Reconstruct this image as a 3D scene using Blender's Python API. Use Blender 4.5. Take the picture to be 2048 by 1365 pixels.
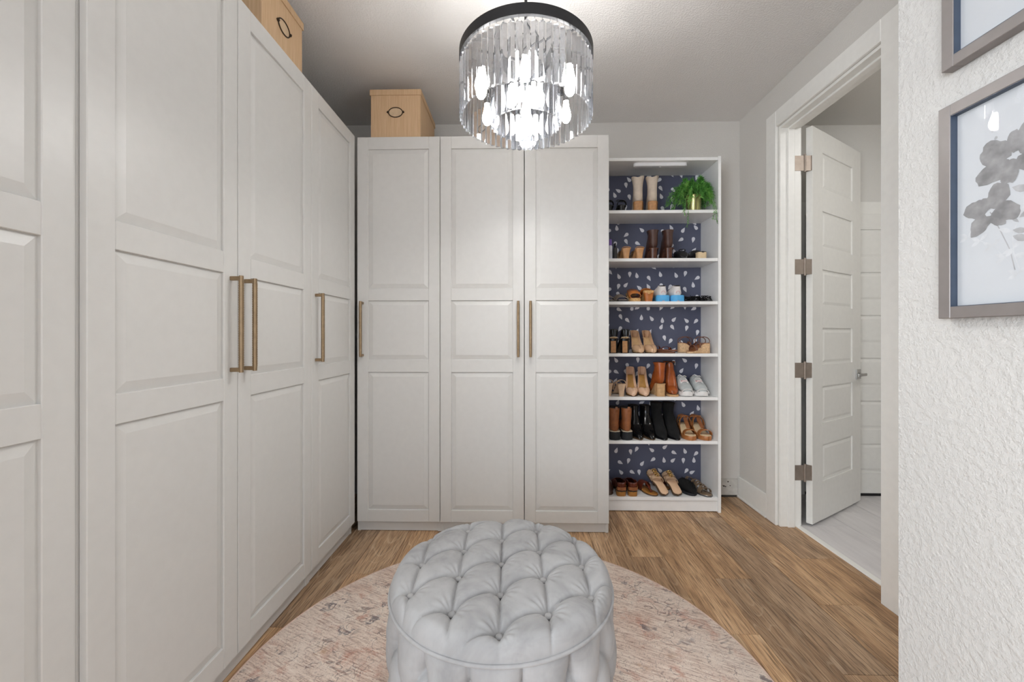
import bpy, bmesh, math, random
from mathutils import Vector, Matrix
from math import sin, cos, pi, radians, sqrt, exp, atan2, hypot

for o in list(bpy.data.objects):
    bpy.data.objects.remove(o, do_unlink=True)
scene = bpy.context.scene
COL = scene.collection
rnd = random.Random(7)

# ------------------------------------------------------------------ camera
F_PX, YAW, CAM_H, HORIZON = 814.68, 0.0209, 1.1701, 672.15
cam = bpy.data.cameras.new('camera')
cam.sensor_fit = 'HORIZONTAL'
cam.sensor_width = 36.0
cam.lens = F_PX * 36.0 / 2048.0
cam.shift_y = -(682.5 - HORIZON) / 2048.0
cam.clip_start = 0.02
cam_o = bpy.data.objects.new('camera', cam)
COL.objects.link(cam_o)
cam_o.location = (0, 0, CAM_H)
cam_o.rotation_euler = (pi / 2, 0, YAW)
scene.camera = cam_o

# a pixel only gives a direction: the plane it meets gives the distance
def X_at(u, Y):
    k = (u - 1024) / F_PX
    return Y * (k * cos(YAW) - sin(YAW)) / (cos(YAW) + k * sin(YAW))
def Y_at(u, X):
    k = (u - 1024) / F_PX
    return X * (cos(YAW) + k * sin(YAW)) / (k * cos(YAW) - sin(YAW))
def Z_at(v, X, Y):
    return CAM_H + (HORIZON - v) / F_PX * (-X * sin(YAW) + Y * cos(YAW))

# ------------------------------------------------------------------ light and exposure
EXPOSURE = 0.56
WINDOW_REAR, SIDE_FILL = 6.0, 96.0      # daylight from behind the camera; the side window is added for fill
BATH_E = 32.0          # glowing disc of an unseen lamp added to brighten the bathroom
FILL_UPLIGHT_E = 42.0       # glowing disc added above the chandelier, bounces fill off the ceiling
BULB_E = 118.0          # chandelier bulbs
scene.view_settings.view_transform = 'Standard'
scene.view_settings.look = 'None'
scene.view_settings.gamma = 1.0
scene.view_settings.use_curve_mapping = False
scene.view_settings.exposure = EXPOSURE
world = bpy.data.worlds.new('world')
scene.world = world
world.use_nodes = True
bg = world.node_tree.nodes['Background']
bg.inputs[0].default_value = (0.72, 0.82, 1.0, 1)
bg.inputs[1].default_value = 1.0
cy = scene.cycles
cy.use_denoising = True
cy.max_bounces = 11
cy.diffuse_bounces = 6
cy.glossy_bounces = 6
cy.transmission_bounces = 9
cy.transparent_max_bounces = 40
cy.sample_clamp_indirect = 6.0
cy.use_adaptive_sampling = True
cy.adaptive_threshold = 0.05
cy.blur_glossy = 0.6

def daylight(energy, w, h, loc, rot):
    ld = bpy.data.lights.new('daylight_fill', 'AREA')
    ld.shape = 'RECTANGLE'
    ld.size, ld.size_y = w, h
    ld.energy = energy
    ld.color = (0.90, 0.955, 1.0)
    lo = bpy.data.objects.new('daylight_fill', ld)
    COL.objects.link(lo)
    lo.location = loc
    lo.rotation_euler = rot
daylight(WINDOW_REAR, 2.3, 2.1, (-0.2, -3.63, 1.30), (pi / 2, 0, 0))              # rear wall, shines to +Y
daylight(SIDE_FILL, 2.2, 1.9, (-1.60, -1.85, 1.40), (pi / 2, 0, -pi / 2))       # unseen window added in the left wall as fill, shines to +X

# ------------------------------------------------------------------ materials
def lin(c):
    return c / 12.92 if c <= 0.04045 else ((c + 0.055) / 1.055) ** 2.4
def rgb(r, g, b):
    return (lin(r / 255), lin(g / 255), lin(b / 255), 1)
MATS = {}
class NT:
    def __init__(self, name):
        m = bpy.data.materials.new(name)
        m.use_nodes = True
        self.m = m
        self.t = m.node_tree
        self.n = self.t.nodes
        self.b = self.n['Principled BSDF']
        self.out = self.n['Material Output']
    def node(self, kind, **kw):
        x = self.n.new(kind)
        for k, v in kw.items():
            setattr(x, k, v)
        return x
    def link(self, a, b):
        self.t.links.new(a, b)
    def val(self, sock, v):
        if isinstance(v, bpy.types.NodeSocket):
            self.link(v, sock)
        else:
            sock.default_value = v
    def coord(self, scale=(1, 1, 1), kind='Object', rot=(0, 0, 0)):
        tc = self.node('ShaderNodeTexCoord')
        mp = self.node('ShaderNodeMapping')
        mp.inputs['Scale'].default_value = scale
        mp.inputs['Rotation'].default_value = rot
        self.link(tc.outputs[kind], mp.inputs['Vector'])
        return mp.outputs['Vector']
    def noise(self, vec, scale=5, detail=3, rough=0.5, dist=0.0):
        x = self.node('ShaderNodeTexNoise')
        self.val(x.inputs['Vector'], vec)
        x.inputs['Scale'].default_value = scale
        x.inputs['Detail'].default_value = detail
        x.inputs['Roughness'].default_value = rough
        x.inputs['Distortion'].default_value = dist
        return x.outputs[0]
    def ramp(self, fac, stops, interp='LINEAR'):
        x = self.node('ShaderNodeValToRGB')
        x.color_ramp.interpolation = interp
        while len(x.color_ramp.elements) < len(stops):
            x.color_ramp.elements.new(0.5)
        for e, (p, c) in zip(x.color_ramp.elements, stops):
            e.position = p
            e.color = c if len(c) == 4 else (*c, 1)
        self.val(x.inputs[0], fac)
        return x.outputs[0]
    def math(self, op, a, b=0.0, c=0.0):
        x = self.node('ShaderNodeMath', operation=op)
        self.val(x.inputs[0], a)
        self.val(x.inputs[1], b)
        self.val(x.inputs[2], c)
        return x.outputs[0]
    def vmath(self, op, a, b):
        x = self.node('ShaderNodeVectorMath', operation=op)
        self.val(x.inputs[0], a)
        self.val(x.inputs[1], b)
        return x.outputs[0]
    def mix(self, fac, a, b, blend='MIX'):
        x = self.node('ShaderNodeMix', data_type='RGBA', blend_type=blend)
        self.val(x.inputs[0], fac)
        self.val(x.inputs[6], a)
        self.val(x.inputs[7], b)
        return x.outputs[2]
    def bump(self, h, strength=0.3, dist=0.002):
        x = self.node('ShaderNodeBump')
        x.inputs['Strength'].default_value = strength
        x.inputs['Distance'].default_value = dist
        self.val(x.inputs['Height'], h)
        self.link(x.outputs[0], self.b.inputs['Normal'])
    def base(self, c):
        self.val(self.b.inputs['Base Color'], c)
    def set(self, **kw):
        for k, v in kw.items():
            self.b.inputs[k.replace('_', ' ')].default_value = v
        return self
BLACK, WHITE = (0, 0, 0, 1), (1, 1, 1, 1)

def simple(name, col, rough=0.5, metal=0.0, var=0.06, nscale=30, bump=0.0, bscale=200, bdist=0.001, **kw):
    t = NT(name)
    v = t.coord()
    n = t.noise(v, nscale, 3)
    dark = tuple(c * (1 - var * 2) for c in col[:3]) + (1,)
    lite = tuple(min(1, c * (1 + var)) for c in col[:3]) + (1,)
    t.base(t.ramp(n, [(0.3, dark), (0.7, lite)]))
    t.set(Roughness=rough, Metallic=metal)
    if bump:
        t.bump(t.noise(v, bscale, 2), bump, bdist)
    if kw:
        t.set(**kw)
    MATS[name] = t.m
    return t.m

simple('wardrobe_white', rgb(207, 206, 203), 0.34, var=0.01)
simple('wardrobe_inside', rgb(225, 223, 218), 0.5, var=0.01)
simple('trim_white', rgb(238, 237, 233), 0.38, var=0.012)
simple('door_white', rgb(232, 231, 227), 0.42, var=0.012)
simple('shelf_white', rgb(240, 240, 239), 0.3, var=0.01)
simple('brass', rgb(156, 134, 106), 0.36, 0.85, var=0.08, nscale=60)
simple('nickel', rgb(160, 148, 138), 0.5, 0.75, var=0.06)
simple('chrome', rgb(200, 200, 200), 0.12, 1.0, var=0.02)
simple('black_metal', rgb(40, 40, 42), 0.45, 0.5, var=0.05)
simple('silver_wire', rgb(190, 190, 190), 0.2, 1.0)
simple('slab', rgb(60, 48, 38), 0.8)
simple('grout', rgb(165, 162, 160), 0.8)
simple('frame_grey', rgb(134, 128, 126), 0.42, 0.25, var=0.025, nscale=30)
simple('frame_inner', rgb(62, 74, 92), 0.4, 0.1)
simple('paper', rgb(200, 202, 205), 0.8, var=0.012, nscale=8)
simple('raw_board', rgb(205, 202, 196), 0.9, var=0.08, nscale=25)
simple('gap_dark', rgb(70, 66, 62), 0.9)
simple('lamp_plastic', rgb(240, 240, 242), 0.4, var=0.01)

def paint(name, col, bscale, bstr, bdist, rough=0.75, mottle=0.03):
    t = NT(name)
    v = t.coord()
    n1 = t.noise(v, bscale, 4, 0.6)
    n2 = t.noise(v, 2.5, 3)
    d = tuple(c * (1 - mottle) for c in col[:3]) + (1,)
    t.base(t.ramp(n2, [(0.3, d), (0.7, col)]))
    t.set(Roughness=rough)
    h = t.ramp(n1, [(0.42, BLACK), (0.62, WHITE)])
    t.bump(h, bstr, bdist)
    MATS[name] = t.m
paint('wall_grey', rgb(214, 211, 206), 170, 0.35, 0.0015)
paint('wall_white', rgb(203, 202, 200), 62, 0.42, 0.004)
paint('ceiling_paint', rgb(230, 228, 226), 110, 0.5, 0.003, 0.85)
paint('bath_paint', rgb(222, 220, 216), 120, 0.3, 0.002)

def wood_floor():
    t = NT('floor_oak')
    tc = t.node('ShaderNodeTexCoord')
    oi = t.node('ShaderNodeObjectInfo')
    off = t.vmath('MULTIPLY', oi.outputs['Random'], (37.0, 91.0, 13.0))
    base = t.vmath('ADD', tc.outputs['Object'], off)
    m1 = t.vmath('MULTIPLY', base, (1.0, 0.11, 1.0))
    fine = t.noise(t.vmath('MULTIPLY', base, (1.0, 0.035, 1.0)), 210, 4, 0.65)
    broad = t.noise(m1, 11, 3, 0.55, 0.5)
    # cathedral figure: contour lines of a stretched noise
    fig = t.noise(t.vmath('MULTIPLY', base, (1.0, 0.13, 1.0)), 5.5, 2, 0.45, 0.35)
    fl = t.math('FRACT', t.math('MULTIPLY', fig, 20.0))
    line = t.ramp(fl, [(0.0, BLACK), (0.42, BLACK), (0.52, (0.6, 0.6, 0.6, 1)), (0.62, (0.1, 0.1, 0.1, 1)), (1.0, BLACK)])
    figmask = t.ramp(t.noise(m1, 4.0, 2), [(0.40, BLACK), (0.58, WHITE)])
    c = t.ramp(broad, [(0.28, rgb(140, 110, 82)), (0.5, rgb(188, 154, 120)), (0.74, rgb(214, 182, 147))])
    c = t.mix(t.ramp(fine, [(0.38, (0.75, 0.75, 0.75, 1)), (0.53, BLACK)]), c, rgb(92, 68, 48))
    c = t.mix(t.ramp(fine, [(0.58, BLACK), (0.72, (0.7, 0.7, 0.7, 1))]), c, rgb(224, 200, 168))
    c = t.mix(t.math('MULTIPLY', line, t.math('MULTIPLY', figmask, 0.8)), c, rgb(226, 202, 172))
    kn = t.node('ShaderNodeTexVoronoi')
    kn.inputs['Scale'].default_value = 2.6
    t.link(t.vmath('ADD', t.vmath('MULTIPLY', base, (1.0, 0.42, 1.0)),
                   t.vmath('MULTIPLY', t.node('ShaderNodeTexNoise').outputs[0], (0.0, 0.0, 0.0))), kn.inputs['Vector'])
    kd = t.math('ADD', kn.outputs['Distance'], t.math('MULTIPLY', t.math('SUBTRACT', t.noise(base, 30, 2), 0.5), 0.10))
    c = t.mix(t.ramp(kd, [(0.015, WHITE), (0.075, BLACK)]), c, rgb(58, 44, 34))
    hue = t.ramp(oi.outputs['Random'], [(0.0, (0.62, 0.60, 0.59, 1)), (0.3, (1.02, 0.99, 0.95, 1)), (0.55, (0.80, 0.80, 0.82, 1)),
                                        (0.8, (1.08, 1.0, 0.88, 1)), (1.0, (0.93, 0.92, 0.92, 1))])
    c = t.mix(1.0, c, hue, 'MULTIPLY')
    t.base(c)
    t.set(Roughness=0.5)
    t.bump(fine, 0.25, 0.001)
    MATS['floor_oak'] = t.m
wood_floor()

def tile_mat():
    t = NT('bath_tile')
    tc = t.node('ShaderNodeTexCoord')
    oi = t.node('ShaderNodeObjectInfo')
    base = t.vmath('ADD', tc.outputs['Object'], t.vmath('MULTIPLY', oi.outputs['Random'], (17.0, 51.0, 3.0)))
    n = t.noise(t.vmath('MULTIPLY', base, (1.0, 0.12, 1.0)), 16, 4, 0.6)
    t.base(t.ramp(n, [(0.3, rgb(200, 197, 198)), (0.7, rgb(222, 219, 219))]))
    t.set(Roughness=0.4)
    MATS['bath_tile'] = t.m
tile_mat()

def rug_mat():
    t = NT('rug_weave')
    v = t.coord()
    big = t.noise(v, 3.2, 4, 0.6)
    c = t.ramp(big, [(0.30, rgb(214, 188, 172)), (0.48, rgb(231, 213, 199)), (0.68, rgb(236, 222, 210))])
    rust = t.noise(v, 9, 4, 0.65, 0.6)
    c = t.mix(t.ramp(rust, [(0.54, BLACK), (0.70, (0.75, 0.75, 0.75, 1))]), c, rgb(190, 122, 96))
    gold = t.noise(t.vmath('ADD', v, (4.0, 9.0, 0.0)), 11, 3, 0.6)
    c = t.mix(t.ramp(gold, [(0.64, BLACK), (0.74, (0.5, 0.5, 0.5, 1))]), c, rgb(190, 140, 80))
    # floral scrolls: thin contour lines of a warped noise, and darker blue grey flowers
    warp = t.vmath('ADD', v, t.vmath('MULTIPLY', t.noise(v, 14, 2), (0.10, 0.10, 0.0)))
    sc = t.noise(warp, 15, 1.5, 0.5, 0.8)
    lines = t.ramp(t.math('ABSOLUTE', t.math('SUBTRACT', sc, 0.5)), [(0.006, WHITE), (0.022, BLACK)])
    lmask = t.ramp(t.noise(v, 7, 3), [(0.45, BLACK), (0.56, (0.75, 0.75, 0.75, 1))])
    c = t.mix(t.math('MULTIPLY', lines, lmask), c, rgb(112, 98, 96))
    vo = t.node('ShaderNodeTexVoronoi')
    vo.inputs['Scale'].default_value = 9.5
    t.link(warp, vo.inputs['Vector'])
    fl = t.math('ADD', vo.outputs['Distance'], t.math('MULTIPLY', t.math('SUBTRACT', t.noise(v, 38, 3, 0.6), 0.5), 0.75))
    ring = t.ramp(fl, [(0.06, BLACK), (0.10, WHITE), (0.20, WHITE), (0.26, BLACK)])
    fmask = t.ramp(t.noise(t.vmath('ADD', v, (7.0, 2.0, 0.0)), 6.5, 2), [(0.46, BLACK), (0.56, (0.82, 0.82, 0.82, 1))])
    c = t.mix(t.math('MULTIPLY', ring, fmask), c, rgb(98, 94, 102))
    # worn streaks along the weft
    st = t.noise(t.vmath('MULTIPLY', v, (0.10, 1.0, 1.0)), 170, 4, 0.7)
    c = t.mix(t.ramp(st, [(0.34, (0.75, 0.75, 0.75, 1)), (0.48, BLACK)]), c, rgb(164, 132, 120))
    c = t.mix(t.ramp(st, [(0.52, BLACK), (0.66, (0.8, 0.8, 0.8, 1))]), c, rgb(248, 236, 224))
    sp = t.noise(v, 190, 3, 0.7)
    c = t.mix(t.ramp(sp, [(0.34, (0.7, 0.7, 0.7, 1)), (0.44, BLACK)]), c, rgb(140, 116, 110))
    t.base(c)
    t.set(Roughness=0.95)
    t.bump(st, 0.5, 0.002)
    MATS['rug_weave'] = t.m
rug_mat()
simple('rug_edge', rgb(205, 178, 164), 0.95, bump=0.4, bscale=400)

def velvet():
    t = NT('velvet')
    v = t.coord()
    a = t.noise(v, 6, 4, 0.6, 0.8)
    b = t.noise(t.vmath('MULTIPLY', v, (1.0, 1.0, 0.3)), 45, 3, 0.6)
    c = t.ramp(a, [(0.32, rgb(146, 146, 147)), (0.5, rgb(166, 166, 167)), (0.7, rgb(174, 174, 175))])
    c = t.mix(t.ramp(b, [(0.35, (0.12, 0.12, 0.12, 1)), (0.5, BLACK)]), c, rgb(130, 130, 132))
    t.base(c)
    t.set(Roughness=0.82, Sheen_Weight=0.12, Sheen_Roughness=0.4)
    t.bump(t.noise(v, 700, 2), 0.15, 0.0006)
    MATS['velvet'] = t.m
velvet()

def cardboard():
    t = NT('kraft')
    v = t.coord()
    s = t.noise(t.vmath('MULTIPLY', v, (1.0, 1.0, 0.04)), 150, 3, 0.6)
    t.base(t.ramp(s, [(0.3, rgb(192, 159, 123)), (0.7, rgb(208, 177, 142))]))
    t.set(Roughness=0.8)
    t.bump(s, 0.2, 0.001)
    MATS['kraft'] = t.m
cardboard()
simple('label_card', rgb(206, 180, 148), 0.8)
simple('bronze', rgb(66, 54, 42), 0.4, 0.8)

def wallpaper():
    t = NT('drop_wallpaper')
    tc = t.node('ShaderNodeTexCoord')
    sx = t.node('ShaderNodeSeparateXYZ')
    t.link(tc.outputs['Object'], sx.inputs[0])
    cb = t.node('ShaderNodeCombineXYZ')
    t.link(sx.outputs[0], cb.inputs[0])
    t.link(sx.outputs[2], cb.inputs[1])
    S = 12.6
    p = t.vmath('MULTIPLY', cb.outputs[0], (S, S, 0.0))
    vo = t.node('ShaderNodeTexVoronoi', voronoi_dimensions='2D', feature='F1')
    vo.inputs['Scale'].default_value = 1.0
    vo.inputs['Randomness'].default_value = 0.62
    t.link(p, vo.inputs['Vector'])
    d = t.vmath('SUBTRACT', p, vo.outputs['Position'])
    wn = t.node('ShaderNodeTexWhiteNoise', noise_dimensions='3D')
    t.link(vo.outputs['Color'], wn.inputs['Vector'])
    # the tips point mostly up or down
    ang = t.math('MULTIPLY', t.math('SUBTRACT', wn.outputs['Value'], 0.5), 2.2)
    w2 = t.node('ShaderNodeTexWhiteNoise', noise_dimensions='4D')
    w2.inputs['W'].default_value = 3.7
    t.link(vo.outputs['Color'], w2.inputs['Vector'])
    ang = t.math('ADD', ang, t.math('MULTIPLY', t.math('GREATER_THAN', w2.outputs['Value'], 0.45), pi))
    vr = t.node('ShaderNodeVectorRotate', rotation_type='Z_AXIS')
    t.link(d, vr.inputs['Vector'])
    t.link(ang, vr.inputs['Angle'])
    s2 = t.node('ShaderNodeSeparateXYZ')
    t.link(vr.outputs[0], s2.inputs[0])
    x, y = s2.outputs[0], s2.outputs[1]
    # drop: round end at y=-0.07, tip at y=+0.24
    tt = t.math('DIVIDE', t.math('ADD', y, 0.20), 0.54)         # 0 at round end, 1 at the tip
    tc_ = t.math('MINIMUM', t.math('MAXIMUM', tt, 0.0), 1.0)
    width = t.math('MULTIPLY', t.math('MULTIPLY', t.math('POWER', tc_, 0.5), t.math('POWER', t.math('SUBTRACT', 1.0, tc_), 1.25)), 0.43)
    inside = t.math('GREATER_THAN', t.math('SUBTRACT', width, t.math('ABSOLUTE', x)), 0.0)
    n = t.noise(cb.outputs[0], 3, 2)
    c = t.ramp(n, [(0.3, rgb(82, 86, 108)), (0.7, rgb(92, 96, 116))])
    t.base(t.mix(inside, c, rgb(232, 232, 238)))
    t.set(Roughness=0.6)
    MATS['drop_wallpaper'] = t.m
wallpaper()

def crystal():
    t = NT('crystal')
    g = t.node('ShaderNodeBsdfGlass')
    g.inputs['IOR'].default_value = 1.5
    g.inputs['Roughness'].default_value = 0.0
    g.inputs['Color'].default_value = (0.97, 0.98, 1.0, 1)
    tr = t.node('ShaderNodeBsdfTransparent')
    tr.inputs['Color'].default_value = (0.97, 0.98, 0.99, 1)
    mx = t.node('ShaderNodeMixShader')
    mx.inputs[0].default_value = 0.84
    t.link(tr.outputs[0], mx.inputs[1])
    t.link(g.outputs[0], mx.inputs[2])
    t.link(mx.outputs[0], t.out.inputs['Surface'])
    MATS['crystal'] = t.m
crystal()

def emitter(name, col, e):
    t = NT(name)
    t.base(col)
    t.b.inputs['Emission Color'].default_value = col
    t.b.inputs['Emission Strength'].default_value = e
    MATS[name] = t.m
emitter('bulb_glow', (1.0, 0.985, 0.955, 1), BULB_E)
emitter('fill_uplight_glow', (1.0, 0.985, 0.955, 1), FILL_UPLIGHT_E)
emitter('bath_fill_glow', (1.0, 0.98, 0.95, 1), BATH_E)

def pane_glass():
    t = NT('picture_glass')
    gl = t.node('ShaderNodeBsdfGlossy')
    gl.inputs['Roughness'].default_value = 0.0
    tr = t.node('ShaderNodeBsdfTransparent')
    tr.inputs['Color'].default_value = (0.97, 0.98, 0.99, 1)
    fr = t.node('ShaderNodeLayerWeight')
    fr.inputs['Blend'].default_value = 0.12
    mx = t.node('ShaderNodeMixShader')
    t.link(fr.outputs['Fresnel'], mx.inputs[0])
    t.link(tr.outputs[0], mx.inputs[1])
    t.link(gl.outputs[0], mx.inputs[2])
    t.link(mx.outputs[0], t.out.inputs['Surface'])
    MATS['picture_glass'] = t.m
pane_glass()

# ------------------------------------------------------------------ mesh helpers
class MB:
    def __init__(self):
        self.v, self.f, self.s = [], [], []
    def add(self, verts, faces, smooth=False):
        o = len(self.v)
        self.v += [tuple(p) for p in verts]
        self.f += [tuple(i + o for i in f) for f in faces]
        self.s += [smooth] * len(faces)
        return self
    def box(self, x0, x1, y0, y1, z0, z1, c=0.0):
        if c <= 0:
            v = [(x, y, z) for z in (z0, z1) for y in (y0, y1) for x in (x0, x1)]
            f = [(0, 2, 3, 1), (4, 5, 7, 6), (0, 1, 5, 4), (2, 6, 7, 3), (0, 4, 6, 2), (1, 3, 7, 5)]
            return self.add(v, f)
        lo, hi = (x0, y0, z0), (x1, y1, z1)
        v, ix = [], {}
        for sx in (0, 1):
            for sy in (0, 1):
                for sz in (0, 1):
                    s = (sx, sy, sz)
                    for ax in range(3):      # vertex on the face with normal axis ax
                        p = []
                        for k in range(3):
                            e = hi[k] if s[k] else lo[k]
                            if k != ax:
                                e += -c if s[k] else c
                            p.append(e)
                        ix[(s, ax)] = len(v)
                        v.append(tuple(p))
        f = []
        for ax in range(3):
            a, b = [k for k in range(3) if k != ax]
            for sd in (0, 1):
                q = []
                for (sa, sb) in ((0, 0), (1, 0), (1, 1), (0, 1)):
                    s = [0, 0, 0]
                    s[ax], s[a], s[b] = sd, sa, sb
                    q.append(ix[(tuple(s), ax)])
                f.append(q)
        for ax in range(3):                  # edges along ax
            a, b = [k for k in range(3) if k != ax]
            for sa in (0, 1):
                for sb in (0, 1):
                    s0, s1 = [0, 0, 0], [0, 0, 0]
                    s0[a] = s1[a] = sa
                    s0[b] = s1[b] = sb
                    s1[ax] = 1
                    f.append([ix[(tuple(s0), a)], ix[(tuple(s0), b)], ix[(tuple(s1), b)], ix[(tuple(s1), a)]])
        for sx in (0, 1):
            for sy in (0, 1):
                for sz in (0, 1):
                    f.append([ix[((sx, sy, sz), k)] for k in range(3)])
        return self.add(v, f)
    def loft(self, rings, closed=True, caps=(True, True), smooth=True):
        n = len(rings[0])
        v = [p for r in rings for p in r]
        f = []
        m = n if closed else n - 1
        for i in range(len(rings) - 1):
            for j in range(m):
                k = (j + 1) % n
                f.append((i * n + j, i * n + k, (i + 1) * n + k, (i + 1) * n + j))
        if closed and caps[0]:
            f.append(tuple(reversed(range(n))))
        if closed and caps[1]:
            f.append(tuple((len(rings) - 1) * n + j for j in range(n)))
        return self.add(v, f, smooth)
    def tube(self, pts, r, n=8, smooth=True, caps=True):
        pts = [Vector(p) for p in pts]
        rings = []
        up = Vector((0, 0, 1))
        for i, p in enumerate(pts):
            d = (pts[min(i + 1, len(pts) - 1)] - pts[max(i - 1, 0)]).normalized()
            if i == 0:
                a = d.cross(up)
                if a.length < 1e-3:
                    a = d.cross(Vector((1, 0, 0)))
            else:
                a = a - d * a.dot(d)
            a.normalize()
            b = d.cross(a)
            rr = r[i] if isinstance(r, (list, tuple)) else r
            rings.append([p + (a * cos(2 * pi * j / n) + b * sin(2 * pi * j / n)) * rr for j in range(n)])
        return self.loft(rings, True, (caps, caps), smooth)
    def lathe(self, prof, c=(0, 0, 0), n=32, smooth=True, caps=(True, True)):
        rings = [[(c[0] + r * cos(2 * pi * j / n), c[1] + r * sin(2 * pi * j / n), c[2] + z) for j in range(n)] for r, z in prof]
        return self.loft(rings, True, caps, smooth)
    def ribbon(self, pts, wid, t, smooth=True):
        """band: pts along it, wid = vector across it (or list), t = thickness"""
        pts = [Vector(p) for p in pts]
        rings = []
        for i, p in enumerate(pts):
            d = (pts[min(i + 1, len(pts) - 1)] - pts[max(i - 1, 0)]).normalized()
            w = Vector(wid[i]) if isinstance(wid, list) else Vector(wid)
            nrm = d.cross(w).normalized() * (t / 2)
            rings.append([p - w / 2 - nrm, p + w / 2 - nrm, p + w / 2 + nrm, p - w / 2 + nrm])
        return self.loft(rings, True, (True, True), False)
    def build(self, name, mat, parent=None, sharp=40, matrix=None):
        me = bpy.data.meshes.new(name)
        me.from_pydata(self.v, [], self.f)
        if matrix is not None:
            me.transform(matrix)
        bm = bmesh.new()
        bm.from_mesh(me)
        bmesh.ops.recalc_face_normals(bm, faces=bm.faces)
        bm.to_mesh(me)
        bm.free()
        if any(self.s):
            me.polygons.foreach_set('use_smooth', [True] * len(me.polygons))
            me.set_sharp_from_angle(angle=radians(sharp))
        me.materials.append(MATS[mat])
        o = bpy.data.objects.new(name, me)
        COL.objects.link(o)
        if parent is not None:
            o.parent = parent
        return o
def tag(o, label, cat, group=None):
    o['label'] = label
    o['category'] = cat
    if group:
        o['group'] = group
    return o
def thing(name, label, cat, loc=(0, 0, 0), rz=0.0, group=None):
    o = bpy.data.objects.new(name, None)
    o.empty_display_size = 0.05
    COL.objects.link(o)
    o.location = loc
    o.rotation_euler = (0, 0, rz)
    return tag(o, label, cat, group)
def struct(o, label=None, cat=None):
    o['kind'] = 'structure'
    if label:
        o['label'] = label
        o['category'] = cat
    return o
def copy_of(o, parent=None):
    c = o.copy()
    COL.objects.link(c)
    c.parent = parent
    return c

# ------------------------------------------------------------------ the room
XL, XR, YB, ZC = -1.585, 1.590, 2.990, 2.728      # left wall, right wall, back wall, ceiling
XN, YN = 1.000, Y_at(1797, 1.000)                             # near right wall and its outside corner
YR = -3.60                                        # rear wall behind the camera
DOOR_Y0, DOOR_Y1, DOOR_Z = 1.813, 2.545, 2.460    # opening in the right wall
XT = 1.715                                        # bathroom side of the right wall
BX, BY0, BY1 = 3.2, 0.6, 3.06                     # bathroom

fl = MB().box(XL - .1, XT - .015, YR, YB + .1, -0.06, -0.012).build('floor', 'slab')
struct(fl, 'warm brown oak plank floor of the dressing room', 'floor')
PW = 0.178
k0 = math.floor((XL - 1.115) / PW)
plank_mesh = {}
for k in range(k0, 4):
    x0 = 1.115 + k * PW
    x1 = x0 + PW
    x0c, x1c = max(x0, XL), min(x1, XT - .02)
    if x1c - x0c < 0.01:
        continue
    y = YR + (0.15 + 0.37 * ((k * 7) % 5) / 2.0) % 1.22
    cuts = [YR]
    while y < YB:
        cuts.append(y)
        y += 1.22
    cuts.append(YB)
    for ya, yb in zip(cuts[:-1], cuts[1:]):
        if yb - ya < 0.02:
            continue
        key = (round(x1c - x0c, 3), round(yb - ya, 3))
        if key not in plank_mesh:
            w, l = key
            g = 0.0009
            p = MB().box(-w / 2 + g, w / 2 - g, -l / 2 + g, l / 2 - g, -0.012, 0.0, 0.0008).build('plank', 'floor_oak', fl)
            plank_mesh[key] = p.data
        else:
            p = bpy.data.objects.new('plank', plank_mesh[key])
            COL.objects.link(p)
            p.parent = fl
        p.location = ((x0c + x1c) / 2, (ya + yb) / 2, 0)

bf = MB().box(XT - .015, BX, BY0, BY1, -0.06, -0.010).build('floor_bathroom', 'grout')
struct(bf, 'pale grey tile floor of the bathroom beyond the doorway', 'floor')
tm = None
for i in range(6):
    for j in range(6):
        x0, y0 = XT + 0.0 + i * 0.30, 0.15 + j * 0.60 + (i % 3) * 0.2
        a, b, c_, d = max(x0, XT - .012), min(x0 + .30, BX), max(y0, BY0), min(y0 + .60, BY1)
        if b - a < .02 or d - c_ < .02:
            continue
        w, l = b - a - .003, d - c_ - .003
        p = MB().box(-w / 2, w / 2, -l / 2, l / 2, -0.010, 0.0, 0.0008).build('tile', 'bath_tile', bf)
        p.location = ((a + b) / 2, (c_ + d) / 2, 0)
MB().box(XT - .03, XT + .004, DOOR_Y0, DOOR_Y1, -0.002, 0.005, 0.002).build('threshold', 'trim_white', bf)

ce = struct(MB().box(XL - .1, XR + .06, YR - .1, YB + .1, ZC, ZC + .08).build('ceiling', 'ceiling_paint'))
struct(MB().box(XR + .06, BX + .1, BY0 - .1, BY1 + .1, ZC, ZC + .08).build('ceiling_bathroom', 'bath_paint'))
wb = struct(MB().box(XL - .1, XR + .12, YB, YB + .10, 0, ZC).build('wall_back', 'wall_grey'))
# strip where the baseboard was taken away: torn plaster and an open gap above the planks
zp = Z_at(957, 1.4, YB)
zg = Z_at(990, 1.4, YB)
MB().box(1.33, XR - .016, YB - .004, YB, zg, zp, 0.001).build('bare_plaster', 'raw_board', wb)
MB().box(1.33, XR - .016, YB - .002, YB, 0.0, zg).build('floor_gap', 'gap_dark', wb)
ch = MB()
for (cx, cz, rr) in ((1.475, .080, .010), (1.487, .077, .007), (1.505, .112, .008), (1.520, .083, .006), (1.468, .084, .005)):
    ch.add([(cx + rr * (0.7 + .5 * ((j * 37) % 7) / 7) * cos(j * pi / 4), YB - .0046, cz + rr * .55 * sin(j * pi / 4)) for j in range(8)], [tuple(range(8))])
ch.build('chipped_patch', 'gap_dark', wb)
struct(MB().box(XL - .1, XL, -0.75, YB, 0, ZC).box(XL - .1, XL, YR, -2.95, 0, ZC).box(XL - .1, XL, -2.95, -.75, 0, .45)
       .box(XL - .1, XL, -2.95, -.75, 2.35, ZC).build('wall_left', 'wall_grey'))
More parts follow.
